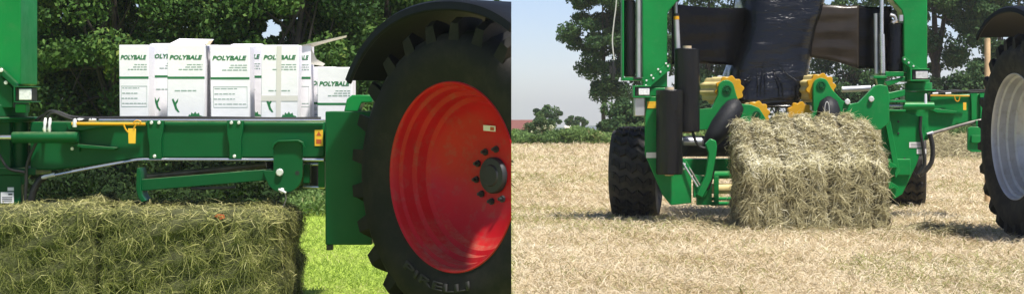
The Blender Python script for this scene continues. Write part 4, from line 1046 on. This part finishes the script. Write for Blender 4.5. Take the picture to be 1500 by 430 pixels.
for i, (px, d, h_, w_, lab) in enumerate(((1395, 66, 1.5, 1.4, 'dense dark bush behind the drawbar, next to the thick trunk'), (1440, 67, 1.7, 1.5, 'dense dark bush behind the pale wooden post'), (1495, 66, 1.9, 1.4, 'dense dark bush at the right edge behind the tractor wheel'),
                                    (1225, 68, 1.4, 1.6, 'bush seen under the brownish film'), (1290, 67, 1.4, 1.3, 'bush seen between right tower and its film'), (1050, 68, 1.3, 1.5, 'bush seen under the black film sheet'), (960, 68, .9, 1.2, 'bush behind the left tower foot'), (915, 66, .8, .9, 'bush just right of the airy tree trunk'))):
    tree('shrub', lab, XW(px, d), d, .6, (h_ * .72, w_, 1.0, h_ * 1.10), 14000, .070, OK_, 60, 130 + i, cat='bush', trunk_r=.07, spread=(.34, .26), group='bushes along the far edge of the field')
tree('elder_bush', 'rounded flowering bush by the brick red roof', XW(789, 66), 66, .25, (.42, .62, .5, .50), 8000, .036, M['leaf_bush'], 50, 150, cat='bush', trunk_r=.04, spread=(.17, .13))
eb = [o for o in bpy.data.objects if o.name.startswith('elder_bush')][0]
rb = np.random.default_rng(8); nb = 260
cc = np.stack([XW(800, 65.5) + rb.normal(0, .22, 14), 65.45 + rb.uniform(-.1, .1, 14), .32 + rb.normal(0, .13, 14)], 1)
v, q = leaf_quads(np.repeat(cc, nb // 14, 0) + rb.normal(0, .045, (nb // 14 * 14, 3)), .022); np_mesh('blossom', v, q, rb.random(len(q)), M['blossom'], eb)
tree('shrub', 'hazy rounded tree crown behind the flowering bush', XW(802, 110), 110, .5, (1.1, 1.0, .8, .75), 5000, .07, OK_, 30, 151, cat='bush', trunk_r=.06, spread=(.3, .22))
tree('shrub', 'small far bush on the skyline beside the cream gable', XW(845, 130), 130, .4, (1.0, .75, .6, .40), 3000, .07, OK_, 20, 152, cat='bush', trunk_r=.06, spread=(.25, .16))
thicket('weed_bank', 'bank of tall green weeds along the far edge of the field', 0, XW(905, 62), 59.5, 63.5, .50, 30000, .05, M['weeds'], 9)
thicket('weed_bank', 'rough grass along the field edge under the bushes', XW(905, 62), XW(1540, 62), 61, 65, .6, 20000, .07, M['weeds'], 10)

def cottage(name, label, xm, d, w_, zr, ze, roof, wall, dep=6.0, over=0.3):
    z0 = gz(d) - .3; r = thing(name, (xm, d, z0), label, 'building')
    MB().box((xm - w_ / 2, d, z0), (xm + w_ / 2, d + dep, ze)).build('wall', wall, r)
    b = MB(); y0, y1, ym = d - over, d + dep + over, d + dep / 2; x0, x1 = xm - w_ / 2 - over, xm + w_ / 2 + over
    b.add([(x0, y0, ze), (x1, y0, ze), (x1, ym, zr), (x0 + 0.0, ym, zr), (x0, y1, ze), (x1, y1, ze)], [(0, 1, 2, 3), (3, 2, 5, 4), (0, 3, 4), (1, 5, 2), (0, 4, 5, 1)]); b.build('roof', roof, r, smooth=0)
    for k in (-.25, .25):
        f_ = MB().box((xm + k * w_ - .3, d - .03, ze - 1.1), (xm + k * w_ + .3, d - .002, ze - .35)).build('window', M['slate'], r)
    return r
b0 = 120
cottage('farm_house', 'house with brick red roof at the seam, behind the weeds', XW(751, b0), b0, 2.3, ZW(176, b0), ZW(190, b0), M['roof'], M['wall_brick'])
bo = bpy.data.objects['farm_house']
cottage('farm_shed', 'long low grey roofed shed on the skyline', XW(866, 170), 170, 2.4, ZW(186, 170), ZW(191, 170), M['slate'], M['wall_brick'])
cottage('farm_shed', 'tiny cream gable end above the weed bank', XW(832, 150), 150, .45, ZW(184, 150), ZW(187, 150), M['cream_wall'], M['cream_wall'], 1.0, .05)

# far hills
v = []; f = []
for i in range(61):
    x = -120 + i * 8; d = 500
    top = ZW(188.5 - 6 * math.exp(-((x - 25) / 14) ** 2) - 3 * math.exp(-((x - 110) / 33) ** 2) + 1.2 * math.sin(x * .09), d)
    v += [(x, d - 40, gz(d) - 2), (x, d, top), (x, d + 100, gz(d) - 3)]
for i in range(60):
    for j in range(2): a = i * 3 + j; f.append((a, a + 1, a + 4, a + 3))
tag(MB().add(v, f).build('hills', M['hill'], smooth=80), kind='structure')

# windrow of dry hay behind the drawbar, and loose wads on the stubble
def windrow(name, label, a, b, hgt, wid, n, seed):
    r = np.random.default_rng(seed); a = np.array(a); b = np.array(b); dv = (b - a) / np.linalg.norm(b - a); nv = np.array([-dv[1], dv[0]])
    L = np.linalg.norm(b - a)
    def prof(s, w_): return hgt * (1 - w_ * w_) * (.8 + .15 * np.sin(s * 2.1) + .12 * np.sin(s * 5.3 + 1) + .08 * np.sin(s * 11))
    v = []; f = []; ns, nw = 70, 12
    for i in range(ns + 1):
        for j in range(nw + 1):
            s = L * i / ns; w_ = -1 + 2 * j / nw; p = a + dv * s + nv * w_ * wid
            v.append((p[0], p[1], float(prof(s, w_)) + .012 * r.normal() * (abs(w_) < .9)))
    for i in range(ns):
        for j in range(nw): k = i * (nw + 1) + j; f.append((k, k + 1, k + nw + 2, k + nw + 1))
    s = r.uniform(0, L, n); w_ = r.uniform(-1, 1, n); p = a + dv * s[:, None] + nv * (w_ * wid)[:, None]
    P = np.stack([p[:, 0], p[:, 1], prof(s, w_)], 1)
    t = unit(r.normal(size=(n, 3)) * np.array([1, 1, .35]))
    vv, q = blades(P, t, r.uniform(.08, .26, n), r.uniform(.004, .009, n), droop=.6); vv[:, 2] = np.maximum(vv[:, 2], .003)
    base = MB().add(v, f).build(name, M['hay_core_d'], smooth=60)
    tag(base, label, 'hay', kind='stuff')
    np_mesh('hay_stalks', vv, q, np.repeat(.55 + .15 * np.sin(s * 4) + r.normal(0, .18, n), 2), M['hay_d'], base)['kind'] = 'stuff'
windrow('hay_windrow', 'raked windrow of dry hay behind the drawbar', (9.0, 47.5), (17.5, 44.5), .80, 1.9, 26000, 71)

def wad(px, py, w_, h_, n, seed, label):
    r = np.random.default_rng(seed); d = F * H / (py - YH); x = XW(px, d)
    P = r.normal(size=(n, 3)) * np.array([w_, w_ * .6, h_]) + np.array([x, d, 0]); P[:, 2] = np.abs(P[:, 2])
    t = unit(r.normal(size=(n, 3)) * np.array([1, 1, .4])); v, q = blades(P, t, r.uniform(.06, .2, n), r.uniform(.002, .0045, n), droop=.5); v[:, 2] = np.maximum(v[:, 2], .003)
    tag(np_mesh('loose_hay', v, q, np.repeat(r.normal(.35, .2, n), 2), M['hay_d']), label, 'hay', kind='stuff')
wad(1398, 349, .12, .06, 900, 81, 'small wad of loose hay left of the right tractor wheel')
wad(1370, 340, .14, .05, 700, 82, 'darker wad of loose hay in the shade of the tractor')
wad(1020, 330, .45, .03, 1800, 83, 'loose hay scattered between the wrapper wheel and the bale')
wad(1085, 338, .18, .04, 900, 84, 'loose hay along the left foot of the pale bale')
wad(1200, 341, .65, .03, 2200, 85, 'loose hay along the front foot of the pale bale')

# pale post behind the right tractor wheel
MBp = MB(); dp = 25.0; MBp.tube([(XW(1446.5, dp), dp, 0), (XW(1446.5, dp), dp, ZW(56, dp) - .02), (XW(1446.5, dp), dp, ZW(56, dp))], [.043, .041, .036], 14)
tag(MBp.build('wooden_post', M['wood'], smooth=50), 'pale round wooden post behind the grey tractor wheel', 'post')

# ------------------------------------------------------------------ hazy summer air
hz = MB().box((-420, -70, -12), (560, 640, 14)).build('haze', None, smooth=0)
m = bpy.data.materials.new('summer_haze'); m.use_nodes = True; nt = m.node_tree
nt.nodes.remove(nt.nodes['Principled BSDF'])
pv = nt.nodes.new('ShaderNodeVolumePrincipled'); pv.inputs['Density'].default_value = 0.0003; pv.inputs['Color'].default_value = (0.86, 0.92, 1.0, 1); pv.inputs['Anisotropy'].default_value = 0.0
nt.links.new(pv.outputs[0], nt.nodes['Material Output'].inputs['Volume'])
hz.data.materials.append(m)
tag(hz, kind='stuff', label='pale summer haze in the air over the fields', cat='haze')
